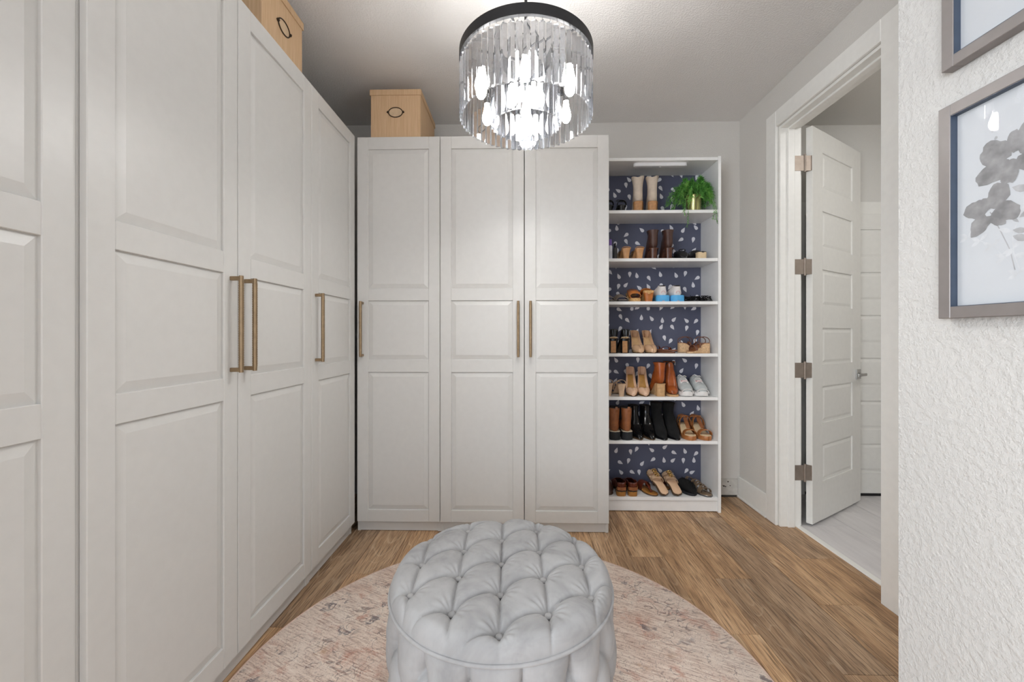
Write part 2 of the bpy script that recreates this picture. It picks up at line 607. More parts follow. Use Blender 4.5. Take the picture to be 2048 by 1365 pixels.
struct(MB().box(XL - .09, XL - .06, -2.95, -.75, .45, .50).box(XL - .09, XL - .06, -2.95, -.75, 2.30, 2.35).box(XL - .09, XL - .06, -2.95, -2.90, .50, 2.30)
       .box(XL - .09, XL - .06, -.80, -.75, .50, 2.30).box(XL - .09, XL - .06, -1.875, -1.825, .50, 2.30).build('fill_window_2', 'trim_white'))  # frame of the added side window that carries the fill light
wr = MB()
wr.box(XR, XT, DOOR_Y1, YB, 0, ZC)
wr.box(XR, XT, YN - .1, DOOR_Y0, 0, ZC)
wr.box(XR, XT, DOOR_Y0, DOOR_Y1, DOOR_Z, ZC)
struct(wr.build('wall_right', 'wall_grey'))
struct(MB().box(XN, XR, YR, YN, 0, ZC).build('wall_right_near', 'wall_white'))
rw = MB()
wx0, wx1, wz0, wz1 = -1.35, 0.90, 0.25, 2.35
rw.box(XL - .1, wx0, YR - .1, YR, 0, ZC).box(wx1, XN, YR - .1, YR, 0, ZC)
rw.box(wx0, wx1, YR - .1, YR, 0, wz0).box(wx0, wx1, YR - .1, YR, wz1, ZC)
struct(rw.build('wall_rear', 'wall_grey'))
wn_ = struct(MB().box(wx0, wx1, YR - .09, YR - .06, wz0, wz0 + .05).box(wx0, wx1, YR - .09, YR - .06, wz1 - .05, wz1)
             .box(wx0, wx0 + .05, YR - .09, YR - .06, wz0, wz1).box(wx1 - .05, wx1, YR - .09, YR - .06, wz0, wz1)
             .box(-.225, -.175, YR - .09, YR - .06, wz0, wz1).build('window_1', 'trim_white'))
# bathroom shell
bwk = MB().box(XT, BX, BY1, BY1 + .1, 0, ZC)
struct(bwk.build('wall_bathroom_back', 'bath_paint'))
struct(MB().box(BX, BX + .1, BY0, BY1, 0, ZC).build('wall_bathroom_right', 'bath_paint'))
struct(MB().box(XT, BX, BY0 - .1, BY0, 0, ZC).build('wall_bathroom_front', 'bath_paint'))

# baseboard and door casing
bb = MB().box(XR - .014, XR, DOOR_Y1 + .101, YB, 0, .152, .003).box(XR - .022, XR - .014, DOOR_Y1 + .101, YB, 0, .016, .003)
struct(bb.build('baseboard_right', 'trim_white'), 'tall white baseboard between the corner and the door casing', 'baseboard')
CW, CT = 0.098, 0.018
cs = MB()
cs.box(XR - CT, XR, DOOR_Y1, DOOR_Y1 + CW, 0, DOOR_Z + CW, .003)
cs.box(XR - CT, XR, DOOR_Y0 - CW, DOOR_Y0, 0, DOOR_Z + CW, .003)
cs.box(XR - CT, XR, DOOR_Y0, DOOR_Y1, DOOR_Z, DOOR_Z + CW, .003)
tr1 = struct(cs.build('trim_1', 'trim_white'), 'wide flat white casing around the bathroom doorway', 'door casing')
jb = MB()
J = 0.016
jb.box(XR + .0005, XT, DOOR_Y1 - J, DOOR_Y1 - .0002, 0, DOOR_Z, .001).box(XR + .0005, XT, DOOR_Y0 + .0002, DOOR_Y0 + J, 0, DOOR_Z, .001)
jb.box(XR + .0005, XT, DOOR_Y0 + J, DOOR_Y1 - J, DOOR_Z - J, DOOR_Z - .0002, .001)
jb.build('jamb', 'trim_white', tr1)
sp = MB()
S0, S1, SD = XR + .042, XR + .082, 0.012
sp.box(S0, S1, DOOR_Y1 - J - SD, DOOR_Y1 - J, 0.0, DOOR_Z - J, .002).box(S0, S1, DOOR_Y0 + J, DOOR_Y0 + J + SD, 0.0, DOOR_Z - J, .002)
sp.box(S0, S1, DOOR_Y0 + J + SD, DOOR_Y1 - J - SD, DOOR_Z - J - SD, DOOR_Z - J, .002)
sp.build('door_stop', 'trim_white', tr1)
bc = MB()
bc.box(XT, XT + .016, DOOR_Y1, DOOR_Y1 + CW, 0, DOOR_Z + CW, .003).box(XT, XT + .016, DOOR_Y0 - CW, DOOR_Y0, 0, DOOR_Z + CW, .003)
bc.box(XT, XT + .016, DOOR_Y0, DOOR_Y1, DOOR_Z, DOOR_Z + CW, .003)
bc.build('casing_back', 'trim_white', tr1)

def raised_panel(mb, x0, x1, z0, z1, yf, depth, slope, rise, sgn=-1):
    """panel field in a recess of a face whose outside looks along sgn*y; yf is the face plane"""
    yi = yf - sgn * depth
    yt = yf - sgn * rise
    a = [(x0, yi, z0), (x1, yi, z0), (x1, yi, z1), (x0, yi, z1)]
    b = [(x0 + slope, yt, z0 + slope), (x1 - slope, yt, z0 + slope), (x1 - slope, yt, z1 - slope), (x0 + slope, yt, z1 - slope)]
    f = [(0, 1, 5, 4), (1, 2, 6, 5), (2, 3, 7, 6), (3, 0, 4, 7), (4, 5, 6, 7)]
    mb.add(a + b, f)

def panel_door(name, label, W, H, T, n, stile, rails, mat, parent=None):
    """slab door: local x across, y thickness (0..T), z up, n stacked panels on both faces"""
    m = MB()
    zs, z = [], 0.0
    ph = (H - sum(rails)) / n
    for i in range(n):
        z += rails[i]
        zs.append((z, z + ph))
        z += ph
    m.box(0, stile, 0, T, 0, H, .0012).box(W - stile, W, 0, T, 0, H, .0012)
    zz = 0.0
    for i in range(n + 1):
        m.box(stile, W - stile, 0, T, zz, zz + rails[i])
        zz += rails[i] + ph
    o = m.build(name, mat, parent)
    for (a, b) in zs:
        p = MB()
        p.box(stile, W - stile, .008, T - .008, a, b)
        raised_panel(p, stile + .012, W - stile - .012, a + .012, b - .012, 0, .0085, .018, .003, -1)
        raised_panel(p, stile + .012, W - stile - .012, a + .012, b - .012, T, .0085, .018, .003, 1)
        p.build('panel', mat, o)
    return o
DW, DH = 0.712, 2.435
d1 = panel_door('door_1', '', DW, DH, .035, 6, .135, [.24, .135, .135, .135, .135, .135, .135], 'door_white')
struct(d1, 'white six-panel door standing open into the bathroom', 'door')
DA = atan2(2.906 - 2.520, 2.387 - 1.779)
d1.location = (1.779, 2.520, 0.018)
d1.rotation_euler = (0, 0, DA)
# lever handle on the visible face and on the back
def lever(parent, x, z, y0, sg):
    m = MB()
    m.box(x - .032, x + .032, min(y0, y0 + sg * .009), max(y0, y0 + sg * .009), z - .034, z + .034, .002)
    m.tube([(x, y0, z), (x, y0 + sg * .045, z)], .009, 12)
    m.box(x - .115, x + .012, min(y0 + sg * .038, y0 + sg * .050), max(y0 + sg * .038, y0 + sg * .050), z - .010, z + .010, .003)
    return m.build('lever_handle', 'chrome', parent)
lever(d1, DW - .05, .905 - .018, 0, -1)
lever(d1, DW - .05, .905 - .018, .035, 1)
# hinges: leaf on the jamb, knuckle, leaf on the door edge
ct, st = cos(-DA), sin(-DA)
def w2d(x, y, z):
    dx, dy = x - 1.779, y - 2.520
    return (dx * ct - dy * st, dx * st + dy * ct, z - .018)
for vv in (327, 534, 741, 946):
    zc_ = Z_at(vv, 1.74, 2.53)
    m = MB()
    hz = .046
    # jamb leaf, on the face of the jamb towards the opening
    m.add([w2d(x, y, z) for z in (zc_ - hz, zc_ + hz) for y in (DOOR_Y1 - J - .0025, DOOR_Y1 - J - .0002) for x in (1.676, 1.733)],
          [(0, 2, 3, 1), (4, 5, 7, 6), (0, 1, 5, 4), (2, 6, 7, 3), (0, 4, 6, 2), (1, 3, 7, 5)])
    kx, ky, kz = w2d(1.738, 2.527, zc_)
    m.tube([(kx, ky, kz - hz - .008), (kx, ky, kz + hz + .008)], .0065, 10)
    m.box(-.0025, -.0002, .002, .034, kz - hz, kz + hz, .0006)
    m.add([(kx, ky - .001, kz - hz), (-.0005, .006, kz - hz), (-.0005, .006, kz + hz), (kx, ky - .001, kz + hz),
           (kx, ky + .001, kz - hz), (-.0005, .008, kz - hz), (-.0005, .008, kz + hz), (kx, ky + .001, kz + hz)],
          [(0, 1, 2, 3), (4, 7, 6, 5), (0, 4, 5, 1), (3, 2, 6, 7)])
    h_ = m.build('hinge', 'nickel', d1)
    sc_ = MB()
    for q in (-.030, 0, .030):
        for r_ in (.012, .026):
            sc_.tube([(-.0035, r_, kz + q), (-.002, r_, kz + q)], .0030, 8)
    sc_.build('screw', 'chrome', h_)
# second door, closed, in the bathroom's back wall
d2 = panel_door('door_2', '', .76, 2.035, .035, 6, .11, [.15, .10, .10, .10, .10, .10, .11], 'door_white')
struct(d2, 'closed white six-panel door in the bathroom back wall', 'door')
d2.location = (2.10, BY1 - .036, .022)
MB().box(0.0, .76, .004, .030, -.0215, -.001).build('gap_shadow', 'black_metal', d2)
struct(MB().box(2.0, 2.095, BY1 - .016, BY1, 0, 2.155, .002).box(2.865, 2.96, BY1 - .016, BY1, 0, 2.155, .002)
       .box(2.095, 2.865, BY1 - .016, BY1, 2.062, 2.155, .002).build('trim_2', 'trim_white'))
bl = thing('fill_ceiling_lamp', 'round flush ceiling lamp added out of view to brighten the bathroom', 'lamp', (2.45, 1.5, ZC))  # invented fixture, out of view, serves as fill for the bathroom
MB().lathe([(.17, 0), (.17, -.03), (.16, -.04)], n=32).build('fill_lamp_base', 'nickel', bl)
MB().lathe([(.155, -.04), (.14, -.065), (.08, -.085), (.005, -.09)], n=32).build('diffuser', 'bath_fill_glow', bl)

# ------------------------------------------------------------------ wardrobes
DB, DT = 0.063, 2.355          # door bottom and top
FH = 2.364                     # frame height
CD = 0.545                     # carcass depth
PAN = [(0.134, 0.954), (1.028, 1.380), (1.451, 2.282)]
def wardrobe_door(parent, x0, x1, handle_side, yf=0.0):
    """local: x along the row, y=yf front plane (front looks to -y)"""
    T = .019
    st = .066
    m = MB()
    m.box(x0, x0 + st, yf, yf + T, DB, DT, .0018).box(x1 - st, x1, yf, yf + T, DB, DT, .0018)
    zr = [(DB, PAN[0][0]), (PAN[0][1], PAN[1][0]), (PAN[1][1], PAN[2][0]), (PAN[2][1], DT)]
    for a, b in zr:
        m.box(x0 + st, x1 - st, yf + .0004, yf + T, a, b, .0014)
    d = m.build('door', 'wardrobe_white', parent)
    for a, b in PAN:
        p = MB()
        p.box(x0 + st, x1 - st, yf + .009, yf + T, a, b)
        raised_panel(p, x0 + st + .002, x1 - st - .002, a + .002, b - .002, yf, .0088, .026, .0025, -1)
        p.build('panel', 'wardrobe_white', d)
    if handle_side:
        hx = x0 + .034 if handle_side < 0 else x1 - .034
        z0, z1 = 1.046, 1.374
        h = MB()
        for zz in (z0 + .009, z1 - .009):
            h.box(hx - .0065, hx + .0065, yf - .036, yf, zz - .007, zz + .007, .0015)
        yb = yf - .036
        rings = []
        def ring(z, r, n=16):
            return [(hx + r * cos(2 * pi * j / n), yb + r * sin(2 * pi * j / n), z) for j in range(n)]
        h.loft([ring(z0, .0072), ring(z0 + .018, .0078)], smooth=True)
        h.loft([ring(z1 - .018, .0078), ring(z1, .0072)], smooth=True)
        # knurled grip
        nz = 72
        for q in range(nz + 1):
            z = z0 + .018 + (z1 - z0 - .036) * q / nz
            rings.append(ring(z, .0078 if q % 2 else .0088))
        h.loft(rings, smooth=False)
        h.build('handle', 'brass', d)
    return d
def wardrobe(label, loc, rz, W, doors, left_gap=0.002):
    t = thing('wardrobe', label, 'wardrobe', loc, rz, 'white panelled wardrobes')
    y0, y1 = .0205, .0205 + CD
    c = MB()
    c.box(0, .018, y0, y1, 0, FH, .001).box(W - .018, W, y0, y1, 0, FH, .001)
    c.box(.018, W - .018, y0 + .001, y1, FH - .018, FH, .001)
    c.box(.018, W - .018, y0 + .001, y1, .058, .076, .001)
    c.box(.018, W - .018, y1 - .006, y1, .076, FH - .018)
    c.build('carcass', 'wardrobe_white', t)
    MB().box(.018, W - .018, y0 + .002, y0 + .018, 0.003, .058).build('plinth', 'wardrobe_white', t)
    for (a, b, hs) in doors:
        wardrobe_door(t, a, b, hs)
    return t
g = .0015
LX = -0.9825      # front plane of the left row
def left_w(y_far, W, label, doors, back=0.0):
    # local x runs towards the back wall, front looks to +X
    return wardrobe(label, (LX - back, y_far - W, 0), pi / 2, W, doors)
YL = 2.397
left_w(YL, .5, 'single white wardrobe filling the corner, its brass pull on the edge away from the corner', [(g, .5 - g, -1)])
left_w(YL - .5, 1.0, 'double white wardrobe with two brass pulls side by side and a kraft box on top',
       [(.006, .5 - g, 1), (.5 + g, 1 - g, -1)])
left_w(YL - 1.5, 1.0, 'double white wardrobe at the end of the side row with no box on it',
       [(g, .5 - g, 1), (.5 + g, 1 - .0005, -1)], .018)
BXc, BYf = -0.978, 2.4083
wardrobe('single white wardrobe on the back wall under the kraft box', (BXc, BYf, 0), 0, .5, [(.004, .5 - g, -1)])
wardrobe('double white wardrobe on the back wall beside the shoe shelves', (BXc + .5, BYf, 0), 0, 1.0,
         [(g, .5 - g, 1), (.5 + .0025, 1 - g, -1)])

# ------------------------------------------------------------------ kraft boxes
def kraft_box(label, loc, rz):
    t = thing('storage_box', label, 'box', loc, rz, 'kraft storage boxes on the wardrobes')
    w, d, h = .300, .395, .285
    MB().box(-w / 2, w / 2, 0, d, 0, h - .010, .001).build('box_body', 'kraft', t)
    m = MB()
    m.box(-w / 2 - .005, w / 2 + .005, -.005, d + .005, h - .006, h, .001)
    m.box(-w / 2 - .005, w / 2 + .005, -.005, -.001, h - .034, h - .006).box(-w / 2 - .005, w / 2 + .005, d + .001, d + .005, h - .034, h - .006)
    m.box(-w / 2 - .005, -w / 2 - .001, -.001, d + .001, h - .034, h - .006).box(w / 2 + .001, w / 2 + .005, -.001, d + .001, h - .034, h - .006)
    m.build('lid', 'kraft', t)
    zc_ = .148
    lc = MB()
    lc.loft([[(.041 * cos(2 * pi * j / 28), y, zc_ + .027 * sin(2 * pi * j / 28)) for j in range(28)] for y in (-.0012, 0)], smooth=False)
    hl = MB()
    hl.tube([(.042 * cos(2 * pi * j / 36), -.003, zc_ + .029 * sin(2 * pi * j / 36)) for j in range(37)], .0026, 8)
    for s in (-1, 1):
        hl.tube([(s * .041, -.003, zc_), (s * .047, -.003, zc_ + .002), (s * .053, -.002, zc_)], [.006, .0075, .002], 10)
    H_ = hl.build('label_holder', 'bronze', t)
    lc.build('label_card', 'label_card', H_)
    return t
kraft_box('kraft storage box standing on the back wall wardrobe, beside the corner', (-.750, 2.432, FH + .0005), 0)
kraft_box('kraft storage box standing on the side row, cut off by the top of the photo', (-1.032, 1.754, FH + .0005), pi / 2)

# ------------------------------------------------------------------ rug and ottoman
rug = thing('round_rug', 'round faded pink and grey patterned rug under the ottoman', 'rug', (-.064, 1.3435, .0005), -.42)
RR = .918
MB().lathe([(RR - .006, 0), (RR - .004, .005), (RR - .007, .0075), (.001, .0078)], n=160).build('rug_field', 'rug_weave', rug)
MB().tube([((RR - .003) * cos(2 * pi * j / 160), (RR - .003) * sin(2 * pi * j / 160), .0042) for j in range(161)], .0040, 8).build('rug_binding', 'rug_edge', rug)

OT = (-.060, 1.300, .0085)
ott = thing('ottoman', 'round grey velvet ottoman with deep button tufting on the rug', 'ottoman', OT)
R0, ZS = .342, .385
HX, HY = .129, .0765
OX, OY = -.002, .015           # lattice origin
def lat(x, y):
    x, y = x - OX + .03 * (y - OY), y - OY
    s = x / HX
    fr = s - math.floor(s)
    arc = .020 * (sin(pi * fr) ** .8) * (1.15 - .3 * fr)
    t = (y - HY * s - arc) / (2 * HY)
    ds = abs(s - round(s)) * HX
    dt = abs(t - round(t)) * 2 * HY * .86
    # nearest button
    best = 9
    i0 = round(s)
    th = 0
    for i in (i0 - 1, i0, i0 + 1):
        tt = (y - HY * i) / (2 * HY)
        yb_ = HY * i + 2 * HY * round(tt)
        d = hypot(x - HX * i, y - yb_)
        if d < best:
            best = d
            th = atan2(y - yb_, x - HX * i)
    return s, t, ds, dt, best, th
def tuft(x, y):
    s, t, ds, dt, d, th = lat(x, y)
    pil = (abs(sin(pi * s)) * abs(sin(pi * t))) ** .45
    h = .014 * pil
    h -= .010 * exp(-ds / .0036) + .013 * exp(-dt / .0046)
    h -= .024 * exp(-(d / .019) ** 1.25)
    h += .0013 * exp(-((d - .035) / .022) ** 2) * cos(13 * th + 2.0)
    return h
def top_point(q, a):
    qe = .80
    if q < qe:
        r = (R0 - .034) * q / qe
        z = ZS + .046 + .008 * (1 - (q / qe) ** 2)
        up, out = 1.0, 0.0
    else:
        e = (q - qe) / (1 - qe) * pi / 2
        r = R0 - .034 + .034 * sin(e)
        z = ZS + .046 * cos(e)
        up, out = cos(e), sin(e)
    x, y = r * cos(a), r * sin(a)
    fade = 1.0 if q < .72 else max(0.0, 1 - (q - .72) / .28)
    h = (tuft(x, y) - .004) * (fade ** .75)
    return (x + cos(a) * out * h * .6, y + sin(a) * out * h * .6, z + up * h)
NQ, NA = 170, 640
rings = [[top_point(.004 + .996 * i / NQ, 2 * pi * j / NA) for j in range(NA)] for i in range(NQ + 1)]
top = MB().loft(rings, True, (True, False)).build('cushion_top', 'velvet', ott, sharp=180)
def button(x, y, z, nrm, parent):
    n = Vector(nrm).normalized()
    m = MB().lathe([(.0005, .0065), (.006, .006), (.0095, .0035), (.0105, 0), (.009, -.003)], n=16)
    o = m.build('button', 'velvet', parent, matrix=Matrix.Translation((x, y, z)) @ n.to_track_quat('Z', 'Y').to_matrix().to_4x4())
    return o
for i in range(-3, 4):
    for j in range(-6, 7):
        if (i + j) % 2:
            continue
        by = OY + HY * j
        bx = OX + HX * i - .03 * (by - OY)
        r = hypot(bx, by)
        if r < R0 - .045:
            z = ZS + .046 + .008 * (1 - (r / (R0 - .034)) ** 2) - .021
            button(bx, by, z + .002, (0, 0, 1), ott)
# sides
def side_pt(a, z):
    N = 16
    s = (a / (2 * pi) * N) + .5
    r = R0 + .003 + .006 * sin(pi * min(1, max(0, (z - .03) / (ZS - .03))))
    z1, dz = .315, .108
    circ = 2 * pi * R0 / N
    h = 0
    if z >= z1:
        ds = abs(s - round(s)) * circ
        k = (z - z1) / (ZS - z1)
        h = .016 * abs(sin(pi * s)) ** .5 * (1 - k * .6) - .007 * exp(-ds / .005)
    else:
        tt = (z1 - z) / dz
        A, B = s + tt / 2, s - tt / 2
        dA, dB = abs(A - round(A)) * circ * .8, abs(B - round(B)) * circ * .8
        h = .017 * (abs(sin(pi * A)) * abs(sin(pi * B))) ** .45 - .007 * exp(-dA / .005) - .007 * exp(-dB / .005)
    for row in range(3):
        zb = z1 - dz * row
        sb = s if row % 2 == 0 else s + .5
        d = hypot(abs(sb - round(sb)) * circ, z - zb)
        h -= .022 * exp(-(d / .020) ** 1.3)
    h *= min(1, (ZS - z) / .02 * .8 + .2) * min(1, (z - .03) / .03)
    return ((r + h - .012) * cos(a), (r + h - .012) * sin(a), z)
NZ, NB = 64, 448
rings = [[side_pt(2 * pi * j / NB - pi / 2, .03 + (ZS - .004 - .03) * i / NZ) for j in range(NB)] for i in range(NZ + 1)]
MB().loft(rings, True, (True, True)).build('body', 'velvet', ott, sharp=180)
for row in range(3):
    for k in range(16):
        a = (k + (.5 if row % 2 == 0 else 0.0)) * 2 * pi / 16 - pi / 2
        zb = .315 - .108 * row
        rr = hypot(*side_pt(a, zb)[:2]) + .003
        button(rr * cos(a), rr * sin(a), zb, (cos(a), sin(a), 0), ott)
MB().tube([((R0 + .001) * cos(2 * pi * j / 180), (R0 + .001) * sin(2 * pi * j / 180), ZS - .003) for j in range(181)], .0055, 10).build('piping', 'velvet', ott)
for k in range(4):
    a = pi / 4 + k * pi / 2
    MB().lathe([(.018, 0), (.022, .032)], (.27 * cos(a), .27 * sin(a), 0), 16).build('foot', 'black_metal', ott)

# ------------------------------------------------------------------ chandelier
CHX, CHY = .020, 1.530
chd = thing('chandelier', 'two-tier crystal prism chandelier with black ring, lit', 'chandelier', (CHX, CHY, 0))
RO, RI = .2405, .1245
def band_ring(r0, r1, z0, z1, n=96):
    return MB().loft([[(r * cos(2 * pi * j / n), r * sin(2 * pi * j / n), z) for j in range(n)] for r, z in
                      ((r1, z0), (r1, z1), (r0, z1), (r0, z0), (r1, z0))], True, (False, False))
band_ring(RO - .004, RO + .008, 2.184, 2.221).build('ring', 'black_metal', chd)
band_ring(RI - .004, RI + .006, 2.162, 2.178, 64).build('inner_ring', 'black_metal', chd)
sp = MB()
for k in range(3):
    a = k * pi / 3 + .3
    sp.tube([((RO - .003) * cos(a), (RO - .003) * sin(a), 2.206), (-(RO - .003) * cos(a), -(RO - .003) * sin(a), 2.206)], .004, 8)
for k in range(6):
    a = k * pi / 3 + .3
    sp.tube([(RI * cos(a), RI * sin(a), 2.172), (RI * cos(a), RI * sin(a), 2.206)], .0035, 8)
sp.build('spoke', 'black_metal', chd)
MB().lathe([(.02, 2.190), (.024, 2.214), (.008, 2.234)], n=20).build('hub', 'black_metal', chd)
MB().lathe([(.012, 2.236), (.088, 2.236), (.090, 2.240), (.088, 2.244), (.012, 2.244)], n=40).build('fill_uplight_plate', 'black_metal', chd)  # invented backing plate, hides the added fill disc from below
MB().lathe([(.012, 2.2445), (.084, 2.2445), (.084, 2.2455), (.012, 2.2455)], n=40).build('fill_uplight', 'fill_uplight_glow', chd)  # invented glowing disc, added to light the ceiling for soft fill
MB().tube([(0, 0, 2.225), (0, 0, ZC - .02)], .006, 10).build('rod', 'black_metal', chd)
MB().lathe([(.062, ZC - .0005), (.06, ZC - .018), (.02, ZC - .028)], n=32).build('canopy', 'black_metal', chd)
# triangular bar prisms, apex outwards
def prism_mesh(L, w, d):
    m = MB()
    tri = [(-d * .4, -w / 2), (-d * .4, w / 2), (d * .6, 0)]
    m.loft([[(x, y, z) for x, y in tri] for z in (-L, 0)], smooth=False)
    return m
def prisms(n, r, ztop, L, w, d, ph=0):
    me = None
    for k in range(n):
        a = 2 * pi * k / n + ph
        if me is None:
            o = prism_mesh(L, w, d).build('crystal_prism', 'crystal', chd)
            me = o.data
        else:
            o = bpy.data.objects.new('crystal_prism', me)
            COL.objects.link(o)
            o.parent = chd
        o.location = (r * cos(a), r * sin(a), ztop)
        o.rotation_euler = (0, 0, a)
prisms(60, RO, 2.1706, .1926, .0228, .0122)
prisms(32, RI, 2.1527, .195, .0217, .0122, .05)
pn = MB()
for n, r, z0, z1 in ((60, RO, 2.169, 2.186), (32, RI, 2.151, 2.164)):
    for k in range(n):
        a = 2 * pi * k / n + (0 if n == 60 else .05)
        pn.tube([(r * cos(a), r * sin(a), z0), (r * cos(a), r * sin(a), z1)], .0011, 5)
pn.build('hanging_pin', 'chrome', chd)
def bulb(x, y, z):
    MB().lathe([(.011, .062), (.012, .100), (.009, .13)], (x, y, z), 14).build('socket', 'chrome', chd)
    MB().lathe([(.0005, -.022), (.010, -.019), (.017, -.008), (.0195, .006), (.017, .022), (.012, .040), (.0095, .060)], (x, y, z), 14).build('bulb', 'bulb_glow', chd)
for k in range(6):
    a = radians(28 + 60 * k)
    bulb(.181 * cos(a), .181 * sin(a), 2.035)
for k in range(3):
    a = radians(90 + 120 * k)
    bulb(.058 * cos(a), .058 * sin(a), 2.035)

# ------------------------------------------------------------------ shoe shelves
BKX0, BKX1, BKY0, BKY1, BKH = .5245, 1.3235, 2.715, 2.984, 2.358
bk = thing('shoe_shelves', 'tall white open bookcase lined with blue teardrop paper, filled with shoes', 'bookcase', (BKX0, BKY0, 0))
BW, BD = BKX1 - BKX0, BKY1 - BKY0
MB().box(0, .019, 0, BD, 0, BKH, .0012).build('side_panel', 'shelf_white', bk)
MB().box(BW - .019, BW, 0, BD, 0, BKH, .0012).build('side_panel', 'shelf_white', bk)
MB().box(.019, BW - .019, .004, BD - .008, BKH - .026, BKH - .005, .0012).build('top_board', 'shelf_white', bk)
MB().box(.019, BW - .019, .012, .028, 0.006, .074, .001).build('plinth', 'shelf_white', bk)
o = MB().box(.019, BW - .019, BD - .007, BD - .001, .02, BKH - .006).build('back_panel', 'drop_wallpaper', bk)
SH = [2.005, 1.685, 1.399, 1.053, .764, .473, .099]
for z in SH:
    MB().box(.0195, BW - .0195, .004, BD - .008, z - .021, z, .0012).build('shelf', 'shelf_white', bk)
# battery light bar stuck under the top
lb = thing('light_bar', 'slim white stick-on light bar under the top board of the shoe shelves', 'light', (X_at(1320, 2.77), 2.770, BKH - .0262))
w2, d2_, t2 = .178, .022, .020
out = []
for (cx, a0) in ((w2 - d2_, -pi / 2), (-(w2 - d2_), pi / 2)):
    for k in range(9):
        a = a0 + pi * k / 8
        out.append((cx + d2_ * cos(a), d2_ * sin(a)))
m = MB().loft([[(x, y, z) for x, y in out] for z in (-t2, -t2 + .003, 0)], smooth=False)
m.build('housing', 'lamp_plastic', lb)
MB().loft([[(x * .96, y * .8, z) for x, y in out] for z in (-t2 - .0015, -t2 + .0001)], smooth=False).build('diffuser', 'lamp_plastic', lb)
MB().lathe([(.006, -t2 - .004), (.006, -t2 - .001)], (0, 0, 0), 14).build('sensor', 'shelf_white', lb)

# ------------------------------------------------------------------ shoes
simple('suede_beige', rgb(206, 192, 176), 0.9, var=0.06, bump=.3, bscale=300)
simple('heel_stack', rgb(176, 128, 82), 0.55, var=0.12, nscale=60)
simple('tan_leather', rgb(196, 146, 98), 0.45, var=0.08)
simple('woven_tan', rgb(190, 158, 120), 0.7, var=0.25, nscale=180, bump=.6, bscale=220, bdist=.003)
simple('espresso', rgb(70, 42, 32), 0.5, var=0.12)
simple('espresso_heel', rgb(84, 50, 36), 0.22, var=0.1)
simple('black_leather', rgb(22, 22, 24), 0.28, var=0.1)
simple('black_patent', rgb(14, 14, 16), 0.1, var=0.05)
simple('black_suede', rgb(14, 14, 15), 0.95, var=0.15)
simple('cream_heel', rgb(222, 198, 160), 0.5, var=0.06)
simple('taupe', rgb(132, 120, 110), 0.85, var=0.08)
simple('cork', rgb(206, 162, 104), 0.7, var=0.14, nscale=90)
simple('amber_leather', rgb(184, 110, 50), 0.4, var=0.12)
simple('sneaker_white', rgb(226, 222, 220), 0.7, var=0.05, bump=.3, bscale=260)
simple('sneaker_blue', rgb(84, 172, 226), 0.55, var=0.05)
simple('sneaker_pink', rgb(214, 168, 168), 0.7, var=0.05)
simple('sneaker_grey', rgb(188, 193, 193), 0.75, var=0.06, bump=.4, bscale=240)
simple('rubber_white', rgb(232, 230, 228), 0.6, var=0.03)
simple('nude_patent', rgb(204, 166, 132), 0.18, var=0.05)
simple('nude_pink', rgb(222, 186, 158), 0.25, var=0.05)
simple('insole_tan', rgb(196, 160, 116), 0.6, var=0.08)
simple('insole_gold', rgb(176, 130, 66), 0.5, var=0.1)
simple('raffia', rgb(214, 178, 138), 0.75, var=0.14, nscale=120, bump=.5, bscale=160, bdist=.002)
simple('brown_strap', rgb(110, 70, 52), 0.5, var=0.1)
simple('brown_leather', rgb(150, 92, 54), 0.42, var=0.14)
simple('cognac', rgb(158, 80, 34), 0.25, var=0.14, nscale=18)
simple('pale_wood', rgb(198, 158, 112), 0.55, var=0.1, nscale=50)
simple('black_rubber', rgb(28, 30, 34), 0.7, var=0.06)
simple('rand_cream', rgb(206, 190, 166), 0.7)
simple('clog_tan', rgb(176, 112, 62), 0.38, var=0.12)
simple('mahogany', rgb(96, 42, 24), 0.3, var=0.14)
simple('honey_sole', rgb(172, 118, 56), 0.45, var=0.12)
simple('rose_gold', rgb(204, 174, 144), 0.3, 0.35, var=0.08)
simple('gold_metal', rgb(196, 160, 96), 0.25, 0.9)
simple('bronze_leather', rgb(150, 128, 104), 0.3, 0.45, var=0.15)
simple('insole_peach', rgb(222, 186, 152), 0.6, var=0.04)
simple('sole_brown', rgb(86, 66, 46), 0.6, var=0.1)
simple('beige_mule', rgb(206, 176, 146), 0.55, var=0.06)
simple('grey_lining', rgb(150, 130, 130), 0.8)
simple('dark_lining', rgb(46, 38, 34), 0.9)
simple('lace_white', rgb(236, 234, 230), 0.8)
simple('purple_cap', rgb(112, 84, 160), 0.4)
simple('bottle_label', rgb(206, 208, 216), 0.5)
simple('dark_grey_plastic', rgb(60, 58, 56), 0.5)

